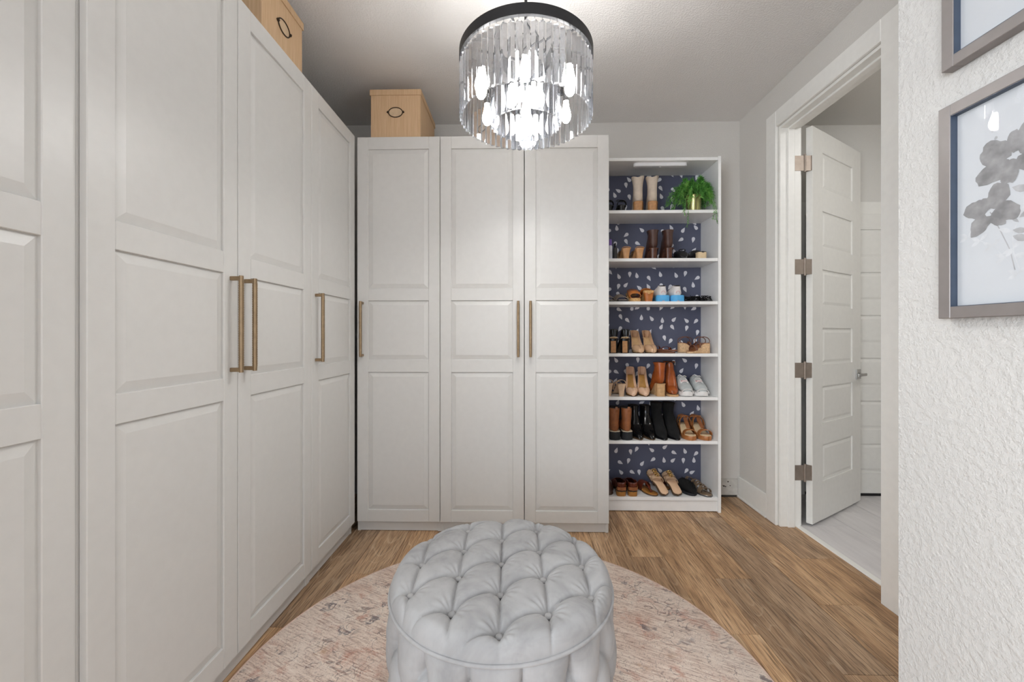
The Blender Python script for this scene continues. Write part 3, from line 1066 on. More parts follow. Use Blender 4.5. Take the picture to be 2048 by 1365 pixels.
def sgnpow(v, e):
    return math.copysign(abs(v) ** e, v)
def sock(mb, secs, n=24, e=.85, caps=(True, True), sx=1, bend=None):
    rings = []
    for (by, bz, ty, tz, w) in secs:
        cy_, cz_ = (by + ty) / 2, (bz + tz) / 2
        hy_, hz_ = (ty - by) / 2, (tz - bz) / 2
        ring = []
        for j in range(n):
            a = 2 * pi * j / n
            c, s = sgnpow(cos(a), e), sgnpow(sin(a), e)
            x = w * s
            y, z = cy_ + hy_ * c, cz_ + hz_ * c
            if bend:
                x += bend(y)
            ring.append((x, y, z))
        rings.append(ring)
    return mb.loft(rings, True, caps)
def outline(L, wb, wh, pt, k=26, sx=1):
    """sole outline stations (y, left, right): heel at y=0, toe at y=L; pt 0 round .. 1 pointed"""
    st = []
    for i in range(k + 1):
        u = i / k
        y = L * u
        base = wh + (wb - wh) * (0.5 - .5 * cos(pi * min(1, max(0, (u - .12) / .58))))
        waist = 1 - .14 * exp(-((u - .42) / .16) ** 2)
        if u < .12:
            base *= sqrt(max(0, 1 - ((.12 - u) / .12) ** 2)) * .92 + .08
        tip = .72 - .06 * pt
        if u > tip:
            q = (u - tip) / (1 - tip)
            rnd_ = sqrt(max(0, 1 - q ** 2.4))
            lin_ = (1 - q) ** .85
            base *= max(.05, rnd_ * (1 - pt) + lin_ * pt)
        off = sx * .006 * sin(pi * min(1, u * 1.1))
        st.append((y, -base * waist + off, base * waist + off))
    return st
def slab(mb, st, zlo, zhi, grow=0.0, smooth=True):
    """solid between two height functions over an outline"""
    L = st[-1][0]
    rings = []
    for (y, a, b) in st:
        a2, b2 = a - grow, b + grow
        zl, zh = zlo(y), zhi(y)
        c = min(.003, (zh - zl) * .3)
        rings.append([(a2 + c, y, zl), (b2 - c, y, zl), (b2, y, zl + c), (b2, y, zh - c), (b2 - c, y, zh), (a2 + c, y, zh), (a2, y, zh - c), (a2, y, zl + c)])
    return mb.loft(rings, True, (True, True), smooth)
def heel_curve(hh, L, toe=.004, s0=.24, s1=.70):
    def z(y):
        u = y / L
        if u <= s0:
            return hh
        if u >= s1:
            return toe
        k = (u - s0) / (s1 - s0)
        return toe + (hh - toe) * (.5 + .5 * cos(pi * k))
    return z
def block(mb, y0, y1, w, z1, taper=1.0, yshift=0.0, n=20, e=.6, flare=None):
    rings = []
    K = 8
    for i in range(K + 1):
        q = i / K                          # 0 bottom
        s = taper + (1 - taper) * q
        if flare:
            s = flare[0] + (flare[1] - flare[0]) * q ** 1.8
        cy_ = (y0 + y1) / 2 + yshift * (1 - q)
        hy_ = (y1 - y0) / 2 * s
        rings.append([(w * s * sgnpow(sin(2 * pi * j / n), e), cy_ + hy_ * sgnpow(cos(2 * pi * j / n), e), z1 * q) for j in range(n)])
    return mb.loft(rings)
def arch(y, w, h, zs, wid, t=.0025, lean=0.0, n=14, x0=0.0, twist=0.0, a0=0.0, a1=pi):
    """band over the foot at station y"""
    pts, ws = [], []
    for i in range(n + 1):
        a = a0 + (a1 - a0) * i / n
        pts.append((x0 + w * cos(a), y + lean * sin(a) + twist * cos(a), zs + h * sgnpow(sin(a), .8)))
    return MB().ribbon(pts, (0, wid, 0), t)

class Shoe:
    def __init__(self, name, label, cat, group, u, shelf, yfront, rot, tilt=0.0, roll=0.0, zoff=0.0, toe=0.0):
        """yfront: depth of the edge that faces the room; rot 0 = heel to the room, pi = toe to the room"""
        z = SH[shelf] + .0006 + zoff
        if group in SIDE:
            k_ = SEEN.get(group, 0)
            SEEN[group] = k_ + 1
            label = label + ', ' + SIDE[group][k_]
        self.t = thing(name, label, cat, (X_at(u, yfront + .01), yfront, z), rot, group)
        self.t.rotation_euler = (tilt, roll, rot)
        if toe:      # the toe, not the heel, stands at u, yfront
            self.t.location.x += sin(rot) * toe
            self.t.location.y -= cos(rot) * toe
    def part(self, mb, name, mat, sharp=50, parent=None):
        return mb.build(name, mat, parent or self.t, sharp, matrix=getattr(self, 'mx', None))

def ankle_boot(sh, L, H, hh, up, sole, heel, shaft=(.036, .100), pt=.3, lining='dark_lining', heel_w=.026, heel_l=.055, sole_t=.004,
               taper=1.0, notch=0.0, flare=1.0, rand=None, sx=1, heel_name='heel', extra=None):
    zs = heel_curve(hh, L, .010 if sole_t > .006 else .004)
    w, d = shaft
    tw = 1 - .45 * pt
    secs = [(L - .004, zs(L) + sole_t * .5, L - .008, zs(L) + sole_t + .012, .010 * tw + .004),
            (L - .018, zs(L) + sole_t * .4, L - .028, zs(L) + sole_t + .030, .026 * tw + .002),
            (L - .045, zs(L), L - .060, zs(L) + sole_t + .044, .036 * (1 - .2 * pt)),
            (.72 * L, zs(.72 * L), .66 * L, zs(.7 * L) + .056, .040),
            (.55 * L, zs(.55 * L), .54 * L, zs(.5 * L) + .074, .037),
            (.36 * L, zs(.36 * L), .47 * L, hh + .088, .034),
            (.16 * L, hh - .001, .445 * L, hh + .102, .032),
            (.045 * L, hh + .006, .435 * L, hh + .114, .0315),
            (.012 * L, hh + .030, .43 * L, hh + .128, .031),
            (.008 * L, hh + .062, .43 * L, hh + .142, .031)]
    ya, yb_ = .008 * L, .008 * L + d
    z0 = hh + .085
    for k in range(1, 7):
        q = k / 6
        zb_ = z0 + (H - z0) * q
        zf_ = (hh + .142) + (H - hh - .142) * q
        f = 1 + (flare - 1) * q
        secs.append((ya - (f - 1) * d * .3, zb_, .43 * L + (yb_ - .43 * L) * q + (f - 1) * d * .3, zf_, .031 + (w * f - .031) * q))
    m = MB()
    rings = []
    n = 28
    for si, (by, bz, ty, tz, ww) in enumerate(secs):
        q = max(0, (si - 9) / 6)
        ring = []
        for j in range(n):
            a = 2 * pi * j / n
            c, s = sgnpow(cos(a), .85), sgnpow(sin(a), .85)
            y, z = (by + ty) / 2 + (ty - by) / 2 * c, (bz + tz) / 2 + (tz - bz) / 2 * c
            z -= notch * (q ** 3) * (1 - abs(sin(a))) ** 1.3 * (1 if si == len(secs) - 1 or q > .3 else 0)
            # creases of worn leather at the ankle
            x = ww * s
            ring.append((x, y, z))
        rings.append(ring)
    m.loft(rings, True, (True, False))
    sh.part(m, 'upper', up)
    topr = rings[-1]
    cx = sum(p[0] for p in topr) / n
    cy_ = sum(p[1] for p in topr) / n
    inner = [[(cx + (p[0] - cx) * k_, cy_ + (p[1] - cy_) * k_, p[2] + dz) for p in topr] for dz, k_ in ((0.0, .94), (-.03, .78), (-.06, .55))]
    sh.part(MB().loft([topr] + inner, True, (False, True)), 'lining', lining)
    st = outline(L + .002, .040, .031, pt * .8, sx=sx)
    sh.part(slab(MB(), st, lambda y: max(0, zs(y) - sole_t) if sole_t < .01 else 0.0 if y > .28 * L or hh < .03 else zs(y) - .004, lambda y: zs(y) + .002, .001), 'sole', sole)
    if rand:
        sh.part(slab(MB(), st, lambda y: zs(y) - .001, lambda y: zs(y) + .0045, .0026), 'welt', rand)
    if hh > .012:
        hb = MB()
        block(hb, .002 * L, .002 * L + heel_l, heel_w, hh - .001, taper)
        sh.part(hb, heel_name, heel)

def pump(sh, L, hh, up, insole, heel, pt=.8, heel_w=.010, heel_l=.020, sole='sole_brown', counter=.058, taper=.5, throat=.62, w=.037):
    zs = heel_curve(hh, L, .003, .20, .72)
    st = outline(L, w, .027, pt)
    rings, n = [], 22
    for (y, a, b) in st:
        u = y / L
        hw, cx = (b - a) / 2, (a + b) / 2
        if u < throat:
            wall = 2 * (counter * (1 - u / throat) ** .8 * .62 + .024)
            pm = pi * .52
        else:
            q = (u - throat) / (1 - throat)
            wall = .050 * (1 - q) ** .55 + .012
            pm = pi * (.52 + .48 * min(1, (u - throat) / .11) ** .6)
        ring = []
        for j in range(n + 1):
            p = -pm + 2 * pm * j / n
            x = cx + hw * 1.03 * sgnpow(sin(p), .7)
            ring.append((x, y, zs(y) + wall * (1 - cos(p)) / 2))
        rings.append(ring)
    m = MB().loft(rings, False)
    # back wall of the heel cup
    n0 = len(rings[0])
    m.add(rings[0], [tuple(range(n0))], True)
    o = sh.part(m, 'upper', up, 60)
    so = o.modifiers.new('thick', 'SOLIDIFY')
    so.thickness = .002
    so.offset = -1
    ins = [(y, a * .86, b * .86) for y, a, b in st if y < L * .90]
    sh.part(slab(MB(), ins, lambda y: zs(y) + .002, lambda y: zs(y) + .012), 'insole', insole)
    sh.part(slab(MB(), st, lambda y: max(0, zs(y) - .003), lambda y: zs(y) + .001, -.001), 'sole', sole)
    hb = MB()
    block(hb, .004, .004 + heel_l * 2, heel_w * 2, hh, taper, yshift=.004)
    sh.part(hb, 'heel', heel)
    return zs, st

def sandal(sh, L, zs_f, soles, bands, pt=.1, w=.041, wh=.031, sx=1):
    """soles: (name, mat, z offset low, z offset high, grow); bands: list of (name, mat, mesh)"""
    st = outline(L, w, wh, pt, sx=sx)
    for (nm, mt, lo_, hi_, gr) in soles:
        sh.part(slab(MB(), st, (lambda y, k=lo_: k if isinstance(k, str) is False and k is not None and k < -90 else max(0, zs_f(y) + k)) if lo_ is not None else (lambda y: 0.0),
                     lambda y, k=hi_: zs_f(y) + k, gr), nm, mt)
    for (nm, mt, mb) in bands:
        sh.part(mb, nm, mt)
    return st

PAIR = ''
SIDE = {
    'beige suede boots': ('next to the black sandals', 'on the fern side of its mate'),
    'black strappy sandals': ('against the wardrobe side', 'next to the beige boots'),
    'tan studded mules': ('next to the brush', 'next to the dark brown boots'),
    'dark brown heeled boots': ('next to the tan mules', 'next to the black mule'),
    'taupe slides': ('against the wardrobe side', 'next to the amber clogs'),
    'amber clog mules': ('toe out, beside the taupe slide', 'heel out, beside the running shoes'),
    'blue-soled running shoes': ('next to the amber clog', 'next to the black sandals'),
    'flat black lace sandals': ('touching the running shoe', 'next to the side panel'),
    'black block-heel pumps': ('at the wardrobe side', 'next to the beige pumps'),
    'beige patent pumps': ('next to the black pump', 'next to the brown sandals'),
    'flat brown stacked sandals': ('lower one', 'upper one with straps'),
    'raffia wedge sandals': ('set behind its mate', 'set in front by the side panel'),
    'beige two-band mules': ('against the wardrobe side', 'next to the nude pumps'),
    'nude stiletto pumps': ('next to the beige mule', 'next to the cognac boot'),
    'pale grey sneakers': ('next to the cognac boot', 'next to the side panel'),
    'brown chelsea boots': ('against the wardrobe side', 'next to the black boots'),
    'shiny black boots': ('next to the chelsea boot', 'next to the suede boot'),
    'black suede boots': ('next to the shiny boot', 'next to the tan clog'),
    'tan clog sandals': ('next to the suede boot', 'next to the side panel'),
    'brown heeled loafers': ('next to the dark flat shoe', 'next to the thong sandals'),
    'reddish brown thong sandals': ('in front', 'half hidden behind the slides'),
}
SEEN = {}
YF = BKY0 + .012     # front of a shoe standing near the shelf edge

# --- top shelf
for s_, u in ((-1, 1275), (1, 1304)):
    b = Shoe('ankle_boot', 'beige suede ankle boot with tan block heel' + PAIR, 'boot', 'beige suede boots', u, 0, YF, -.26)
    ankle_boot(b, .232, .236, .062, 'suede_beige', 'heel_stack', 'heel_stack', shaft=(.038, .098), pt=.4, heel_w=.031, heel_l=.062, notch=.016, flare=1.12, taper=.92)
for s_, u, r_ in ((-1, 1218.5, .0), (1, 1244, .02)):
    b = Shoe('strappy_sandal', 'black strappy heeled sandal on the top shelf' + PAIR, 'sandal', 'black strappy sandals', u, 0, YF + .02, r_)
    zs = heel_curve(.045, .22, .004)
    sandal(b, .22, zs, [('sole', 'black_leather', -.006, .002, 0)],
           [('strap', 'black_suede', arch(.165, .037, .034, zs(.16), .020)), ('strap', 'black_suede', arch(.135, .036, .040, zs(.135), .012, lean=.01)),
            ('counter', 'black_suede', arch(.02, .030, .030, .047, .022, lean=-.004)),
            ('ankle_strap', 'black_leather', MB().tube([(.030 * cos(a), .045 + .035 * sin(a), .085 + .018 * sin(a * 1)) for a in [2 * pi * k / 24 for k in range(25)]], .0024, 6))], pt=.4)
    hb = MB()
    b.part(block(hb, .003, .040, .018, .044, .8), 'heel', 'black_leather')

# --- second shelf
for s_, u, r_ in ((-1, 1253, -.02), (1, 1280, -.02)):
    b = Shoe('mule', 'tan mule with studded side and curved heel' + PAIR, 'shoe', 'tan studded mules', u, 1, YF + .004, r_)
    L, hh = .225, .070
    zs = heel_curve(hh, L, .005)
    st = outline(L, .038, .029, .3)
    b.part(slab(MB(), st, lambda y: max(0, zs(y) - .005), lambda y: zs(y) + .003), 'sole', 'tan_leather')
    m = MB()
    sock(m, [(L - .004, .005, L - .006, .016, .012), (L - .03, .004, L - .04, .040, .032), (L - .07, zs(L - .07), L - .085, zs(L - .07) + .050, .0385),
             (L - .105, zs(L - .105), L - .125, zs(L - .105) + .052, .0375)], caps=(True, False))
    b.part(m, 'upper', 'woven_tan')
    hb = MB()
    b.part(block(hb, .002, .050, .029, hh, flare=(.66, 1.0)), 'heel', 'tan_leather')
    b.part(arch(.018, .029, .012, hh, .016), 'heel_rim', 'tan_leather')
    sd = MB()
    for i in range(5):
        for j in range(3):
            sd.lathe([(.0022, 0), (.0018, .0012)], (-.040 + .0004 * i, .07 + .012 * i, .022 + .012 * j), 6)
    b.part(sd, 'stud', 'cream_heel')
for s_, u, r_ in ((-1, 1307, -.14), (1, 1337.5, -.14)):
    b = Shoe('ankle_boot', 'dark brown suede boot with glossy high heel' + PAIR, 'boot', 'dark brown heeled boots', u, 1, YF, r_)
    ankle_boot(b, .222, .193, .070, 'espresso', 'espresso_heel', 'espresso_heel', shaft=(.039, .098), pt=.3, heel_w=.023, heel_l=.044, taper=.86)
b = Shoe('mule', 'black leather mule lying rounded beside its cream-heeled mate on the second shelf', 'shoe', 'black mules', 1368, 1, YF + .03, pi - .02, toe=.200)
def black_mule(b, L=.205):
    hh = .045
    zs = heel_curve(hh, L, .006)
    st = outline(L, .041, .031, .05)
    b.part(slab(MB(), st, lambda y: max(0, zs(y) - .006), lambda y: zs(y) + .003), 'sole', 'black_leather')
    m = MB()
    sock(m, [(L - .003, .006, L - .005, .022, .016), (L - .02, .005, L - .026, .050, .035), (L - .055, zs(L - .055), L - .06, zs(L - .06) + .062, .043),
             (L - .085, zs(L - .085), L - .10, zs(L - .085) + .064, .043), (L - .088, zs(L - .085) + .006, L - .102, zs(L - .085) + .060, .039)], caps=(True, True))
    b.part(m, 'upper', 'black_leather')
    b.part(block(MB(), .002, .058, .032, hh - .002, .95), 'heel', 'cream_heel')
    b.part(MB().tube([(.022 * cos(a), L - .05 + .004 * sin(a), .068 + .006 * sin(a)) for a in [2 * pi * k / 20 for k in range(21)]], .0025, 6), 'buckle', 'black_patent')
black_mule(b)
b = Shoe('mule', 'black leather mule with cream block heel at the end of the second shelf', 'shoe', 'black mules', 1405, 1, YF + .004, .04)
black_mule(b)
bt = thing('spray_bottle', 'slim pale bottle with purple cap at the wardrobe end of the second shelf', 'bottle', (X_at(1221, 2.76), 2.765, SH[1] + .0006))
MB().lathe([(.0115, 0), (.013, .003), (.013, .088), (.009, .096)], n=20).build('bottle', 'bottle_label', bt)
MB().lathe([(.0098, .094), (.0098, .134), (.007, .137)], n=20).build('cap', 'purple_cap', bt)
bt = thing('shoe_brush', 'dark upright brush standing between the bottle and the tan mules', 'brush', (X_at(1230, 2.80), 2.800, SH[1] + .0006))
MB().box(-.011, .011, -.020, .020, 0, .085, .003).build('bristle_block', 'dark_grey_plastic', bt)
MB().box(-.006, .004, -.012, .012, .085, .118, .003).build('grip', 'black_rubber', bt)

# --- third shelf
for k, (u, r_, dy) in enumerate(((1219, .0, .02), (1245.5, .0, .0))):
    b = Shoe('slide_sandal', 'flat taupe slide sandal with wide band' + PAIR, 'sandal', 'taupe slides', u, 2, YF + dy, r_)
    zs = heel_curve(.012, .205, .010)
    sandal(b, .205, zs, [('sole', 'black_rubber', -.012, -.004, 0), ('insole', 'taupe', -.004, .002, -.001)], [('band', 'taupe', MB().loft([[((.041 + q_ * .001) * cos(pi * j / 12), .018 + .020 * q_, .008 + (.026 + .006 * q_) * sin(pi * j / 12) ** .8) for j in range(13)] + [((.038 + q_ * .001) * cos(pi * j / 12), .018 + .020 * q_, .008 + (.023 + .006 * q_) * sin(pi * j / 12) ** .8) for j in range(12, -1, -1)] for q_ in range(5)]))], w=.039, wh=.036)
for k, (u, r_, dy) in enumerate(((1272, -.07, 0), (1298, -.06, .0))):
    b = Shoe('clog_mule', 'amber leather clog mule with cork sole' + PAIR, 'shoe', 'amber clog mules', u, 2, YF + dy, (pi if k == 0 else 0) + r_, toe=(.213 if k == 0 else 0))
    L, hh = .215, .070
    zs = heel_curve(hh, L, .020)
    st = outline(L, .041, .032, .05)
    b.part(slab(MB(), st, lambda y: max(0, zs(y) - .020), lambda y: zs(y) + .003), 'sole', 'cork')
    m = MB()
    sock(m, [(L - .028, .020, L - .034, .058, .036), (L - .06, zs(L - .06), L - .07, zs(L - .06) + .058, .043), (L - .11, zs(L - .11), L - .13, zs(L - .11) + .056, .041)], caps=(False, False))
    o = b.part(m, 'upper', 'amber_leather')
    so = o.modifiers.new('thick', 'SOLIDIFY')
    so.thickness = .003
    b.part(block(MB(), .002, .052, .032, hh - .012, .72), 'heel', 'amber_leather')
    b.part(block(MB(), .0, .056, .034, .016, 1.0), 'heel_top', 'cork').location.z = hh - .012
for s_, u in ((-1, 1326, ), (1, 1355.5)):
    b = Shoe('running_shoe', 'white running shoe with bright blue sole' + PAIR, 'sneaker', 'blue-soled running shoes', u, 2, YF, -.06)
    L = .238
    zf = lambda y: .042 - .014 * min(1, max(0, (y / L - .1) / .7))
    st = outline(L, .046, .043, .05)
    b.part(slab(MB(), st, lambda y: .004 * (y / L > .9), zf, .002), 'midsole', 'sneaker_blue')
    b.part(slab(MB(), [q for q in st], lambda y: .0, lambda y: .006, -.010), 'outsole', 'sneaker_pink')
    m = MB()
    sock(m, [(L - .006, .028, L - .010, .038, .012), (L - .03, .028, L - .045, .062, .034), (L - .08, .028, L - .10, .082, .042), (L - .13, .03, L - .135, .098, .039),
             (.05, .034, L - .140, .104, .036), (.012, .040, .085, .108, .032), (.010, .070, .080, .112, .026), (.008, .100, .072, .115, .022)], caps=(True, False))
    b.part(m, 'upper', 'sneaker_white')
    b.part(MB().loft([[(.021 * sin(2 * pi * j / 20), .040 + .029 * cos(2 * pi * j / 20), z) for j in range(20)] for z in (.108, .070)]), 'lining', 'dark_lining')
    b.part(arch(.006, .012, .018, .052, .004, a0=.1, a1=pi - .1), 'heel_tab', 'sneaker_pink')
    lc = MB()
    for k in range(5):
        lc.tube([(-.016, .098 + .014 * k, .104 - .006 * k), (0, .100 + .014 * k, .110 - .006 * k), (.016, .098 + .014 * k, .104 - .006 * k)], .002, 5)
    b.part(lc, 'lace', 'lace_white')
for k, (u, r_) in enumerate(((1392, pi + .06), (1419, pi + .06))):
    b = Shoe('lace_sandal', 'flat black sandal with tangled laces' + PAIR, 'sandal', 'flat black lace sandals', u, 2, YF + .004, r_, toe=.205)
    L = .205
    zs = heel_curve(.009, L, .008)
    lm = MB()
    r2 = random.Random(3 + k)
    for q in range(6):
        pts = [(r2.uniform(-.036, .036), .03 + .15 * i / 7 + r2.uniform(-.02, .02), .014 + r2.uniform(.0, .030)) for i in range(8)]
        lm.tube(pts, .0021, 5)
    sandal(b, L, zs, [('sole', 'black_leather', -.008, .001, 0)],
           [('strap', 'black_suede', arch(.15, .037, .026, .008, .012)), ('strap', 'black_suede', arch(.10, .034, .032, .008, .010)),
            ('counter', 'black_suede', arch(.022, .030, .036, .008, .028)), ('lace', 'black_suede', lm)], w=.038, wh=.031)

# --- fourth shelf
for s_, u in ((-1, 1227.5), (1, 1250.5)):
    b = Shoe('pump', 'black patent pump with wood-faced block heel' + PAIR, 'shoe', 'black block-heel pumps', u, 3, YF, -.03)
    pump(b, .215, .098, 'black_patent', 'insole_tan', 'black_patent', pt=.55, heel_w=.014, heel_l=.021, taper=.9, counter=.058)
    b.part(arch(.0015, .026, .010, .1005, .004, a0=0, a1=pi), 'piping', 'rand_cream')
    b.part(MB().box(-.028 * .75, .014 * .9, .0006, .0030, .004, .082, .0008), 'heel_face', 'heel_stack')
for s_, u, r_ in ((-1, 1282, .0), (1, 1307, .0)):
    b = Shoe('pump', 'glossy beige pump on the fourth shelf' + PAIR, 'shoe', 'beige patent pumps', u, 3, YF, pi - .02, toe=.213)
    pump(b, .215, .095, 'nude_patent', 'insole_tan', 'nude_patent', pt=.45, heel_w=.007, heel_l=.013, taper=.6, counter=.056, throat=.66, w=.040)
for k, (u, r_, zo) in enumerate(((1348, pi + .62, 0.0), (1353, pi + .74, .0125))):
    b = Shoe('thong_sandal', 'flat brown sandal stacked beside the beige pumps' + PAIR, 'sandal', 'flat brown stacked sandals', u, 3, YF + .022, r_, zoff=zo, toe=.20)
    L = .20
    zs = heel_curve(.008, L, .007)
    sandal(b, L, zs, [('sole', 'brown_strap', -.007, .001, 0), ('insole', 'brown_leather', .001, .003, -.002)],
           [] if k == 0 else [('strap', 'mahogany', arch(.15, .036, .018, .008, .008, twist=.012)), ('strap', 'mahogany', arch(.12, .035, .022, .008, .008, twist=-.012)),
            ('strap', 'mahogany', arch(.06, .032, .026, .008, .008))], w=.037, wh=.031)
for k, (u, r_) in enumerate(((1353, -pi / 2 - .15), (1417, pi / 2 + .22))):
    b = Shoe('wedge_sandal', 'raffia wedge sandal with brown looped straps' + PAIR, 'sandal', 'raffia wedge sandals', u, 3, YF + .165 - .118 * k, r_)
    b.t.location.x += (.004 if k == 0 else -.004)
    L, hh = .150 if k == 0 else .165, .066
    zs = heel_curve(hh, L, .012, .22, .85)
    st = outline(L, .036, .031, .2)
    b.part(slab(MB(), st, lambda y: 0.0, zs, 0), 'wedge', 'raffia')
    b.part(slab(MB(), st, zs, lambda y: zs(y) + .003, -.001), 'insole', 'brown_leather')
    b.part(arch(L * .70, .036, .034, zs(L * .7), .018), 'strap', 'brown_strap')
    b.part(arch(L * .55, .036, .040, zs(L * .55), .012, lean=-.01), 'strap', 'brown_strap')
    for q, (dz, dyy) in enumerate(((.030, 0), (.036, .010))):
        b.part(MB().tube([((-.014 + .026 * q) + .006 * sin(a), .050 + dyy - .006 + .040 * cos(a), hh + .018 + .026 * sin(a)) for a in [2 * pi * i / 28 for i in range(29)]], .0026, 6), 'ankle_strap', 'brown_strap')

# --- fifth shelf
for k, (u, r_, dy) in enumerate(((1218, -.0, .03), (1243.5, -.0, .0))):
    b = Shoe('heeled_mule', 'beige mule with bands and slim block heel' + PAIR, 'sandal', 'beige two-band mules', u, 4, YF + dy, r_)
    L, hh = .215, .080
    zs = heel_curve(hh, L, .006)
    sandal(b, L, zs, [('sole', 'beige_mule', -.006, .003, 0)],
           [('band', 'beige_mule', arch(.165, .038, .044, .006, .040)), ('band', 'beige_mule', arch(.105, .034, .058, zs(.11), .030, lean=.01)),
            ('band', 'beige_mule', arch(.03, .031, .030, hh, .018, lean=-.008))], pt=.15, w=.038, wh=.030)
    b.part(block(MB(), .003, .036, .026, hh - .003, flare=(.62, 1.05)), 'heel', 'beige_mule')
for s_, u in ((-1, 1267.5), (1, 1292)):
    b = Shoe('pump', 'pale nude stiletto pump with gold insole' + PAIR, 'shoe', 'nude stiletto pumps', u - 1, 4, YF, pi - .15, toe=.216)
    pump(b, .218, .118, 'nude_pink', 'insole_gold', 'nude_pink', pt=.7, heel_w=.005, heel_l=.010, taper=.5, counter=.066, throat=.68, w=.040)
b = Shoe('ankle_boot', 'cognac leather boot turned to show its pale wooden block heel, fifth shelf', 'boot', 'cognac boots', 1322.5, 4, YF + .012, .0)
ankle_boot(b, .215, .226, .082, 'cognac', 'pale_wood', 'pale_wood', shaft=(.040, .098), pt=.15, heel_w=.029, heel_l=.056, taper=.95, sole_t=.014)
b = Shoe('ankle_boot', 'cognac leather boot facing out beside the grey sneakers, fifth shelf', 'boot', 'cognac boots', 1347.5, 4, YF, pi - .15, toe=.222)
ankle_boot(b, .222, .226, .082, 'cognac', 'pale_wood', 'pale_wood', shaft=(.042, .098), pt=.05, heel_w=.029, heel_l=.056, taper=.95, sole_t=.014)
for s_, u in ((-1, 1375.5, ), (1, 1406)):
    b = Shoe('sneaker', 'pale grey sneaker with white sole and pink tongue label' + PAIR, 'sneaker', 'pale grey sneakers', u, 4, YF, pi - .12, toe=.242)
    L = .242
    zf = lambda y: .040 - .012 * min(1, max(0, (y / L - .1) / .6)) + .008 * max(0, (y / L - .86) / .14)
    st = outline(L, .043, .038, .0)
    b.part(slab(MB(), st, lambda y: .006 * max(0, (y / L - .85) / .15), zf, .002), 'midsole', 'rubber_white')
    m = MB()
    sock(m, [(L - .006, .028, L - .012, .046, .020), (L - .03, .026, L - .045, .068, .038), (L - .075, .026, L - .095, .084, .043), (L - .115, .03, L - .13, .104, .041),
             (.06, .034, L - .138, .114, .038), (.012, .038, .095, .120, .036), (.008, .070, .090, .124, .034), (.006, .098, .085, .126, .031)], caps=(True, False))
    b.part(m, 'upper', 'sneaker_grey')
    b.part(MB().loft([[(.028 * sin(2 * pi * j / 20), .046 + .037 * cos(2 * pi * j / 20), z) for j in range(20)] for z in (.118, .078)]), 'lining', 'dark_lining')
    b.part(MB().loft([[(-.021, y, z), (.021, y, z), (.021, y - .003, z + .001), (-.021, y - .003, z + .001)] for y, z in ((L - .135, .112), (L - .118, .098), (L - .122, .136))][0:2], smooth=False), 'tongue', 'sneaker_grey')
    b.part(MB().box(-.020, .020, L - .112, L - .098, .088, .098, .002), 'tongue_label', 'sneaker_pink')
    b.part(arch(L - .022, .036, .028, .022, .030, t=.003), 'toe_cap', 'rubber_white')
    lc = MB()
    for q in range(4):
        yy, zz = L - .125 + .012 * q, .112 - .007 * q
        lc.tube([(-.026, yy - .004, zz - .014), (-.012, yy, zz + .001), (0, yy + .002, zz + .003), (.012, yy, zz + .001), (.026, yy - .004, zz - .014)], .0024, 6)
    lc.tube([(-.030, L - .16, .118), (-.012, L - .135, .128), (.004, L - .128, .124), (.022, L - .13, .134), (.030, L - .14, .128)], .0026, 6)
    b.part(lc, 'lace', 'lace_white')

# --- sixth shelf
for s_, u in ((-1, 1230), (1, 1254.5)):
    b = Shoe('chelsea_boot', 'brown chelsea boot with thick black sole' + PAIR, 'boot', 'brown chelsea boots', u, 5, YF, -.03)
    L = .236
    st = outline(L, .0365, .035, .05)
    b.part(slab(MB(), st, lambda y: .0, lambda y: .054 - .016 * min(1, max(0, (y / L - .35) / .3)), .002), 'sole', 'black_rubber')
    b.part(slab(MB(), st, lambda y: .0545 - .016 * min(1, max(0, (y / L - .35) / .3)), lambda y: .058 - .016 * min(1, max(0, (y / L - .35) / .3)), .001), 'welt', 'rand_cream')
    m = MB()
    sock(m, [(L - .008, .040, L - .012, .060, .018), (L - .035, .040, L - .05, .090, .037), (L - .09, .040, L - .11, .110, .039), (.09, .050, .115, .140, .035),
             (.012, .058, .108, .155, .033), (.008, .090, .104, .170, .031), (.004, .130, .102, .185, .033), (.0, .188, .102, .194, .036), (0, .212, .103, .212, .036)], caps=(True, False))
    b.part(m, 'upper', 'brown_leather')
    b.part(MB().loft([[(.035 * sin(2 * pi * j / 20), .051 + .050 * cos(2 * pi * j / 20), z) for j in range(20)] for z in (.214, .196)]), 'lining', 'dark_lining')
    for sd in (-1, 1):
        b.part(MB().box(min(sd * .0315, sd * .0375), max(sd * .0315, sd * .0375), .035, .070, .130, .2145, .002), 'elastic_gusset', 'black_suede')
    b.part(MB().ribbon([(.008, .002, .185), (.008, -.004, .205), (.008, .0, .222), (.008, .006, .205)], (.016, 0, 0), .002), 'pull_tab', 'brown_leather')
for s_, u in ((-1, 1280.5, ), (1, 1305)):
    b = Shoe('ankle_boot', 'shiny black leather ankle boot with pointed toe' + PAIR, 'boot', 'shiny black boots', u, 5, YF + .004, pi + .0, toe=.232)
    ankle_boot(b, .232, .205, .050, 'black_patent', 'sole_brown', 'black_leather', shaft=(.035, .098), pt=.75, heel_w=.026, heel_l=.05)
for s_, u in ((-1, 1329.5), (1, 1355)):
    b = Shoe('ankle_boot', 'matt black suede ankle boot with tall shaft' + PAIR, 'boot', 'black suede boots', u, 5, YF + .004, pi + .0, toe=.232)
    ankle_boot(b, .232, .226, .060, 'black_suede', 'black_leather', 'black_suede', shaft=(.040, .105), pt=.65, heel_w=.028, heel_l=.055)
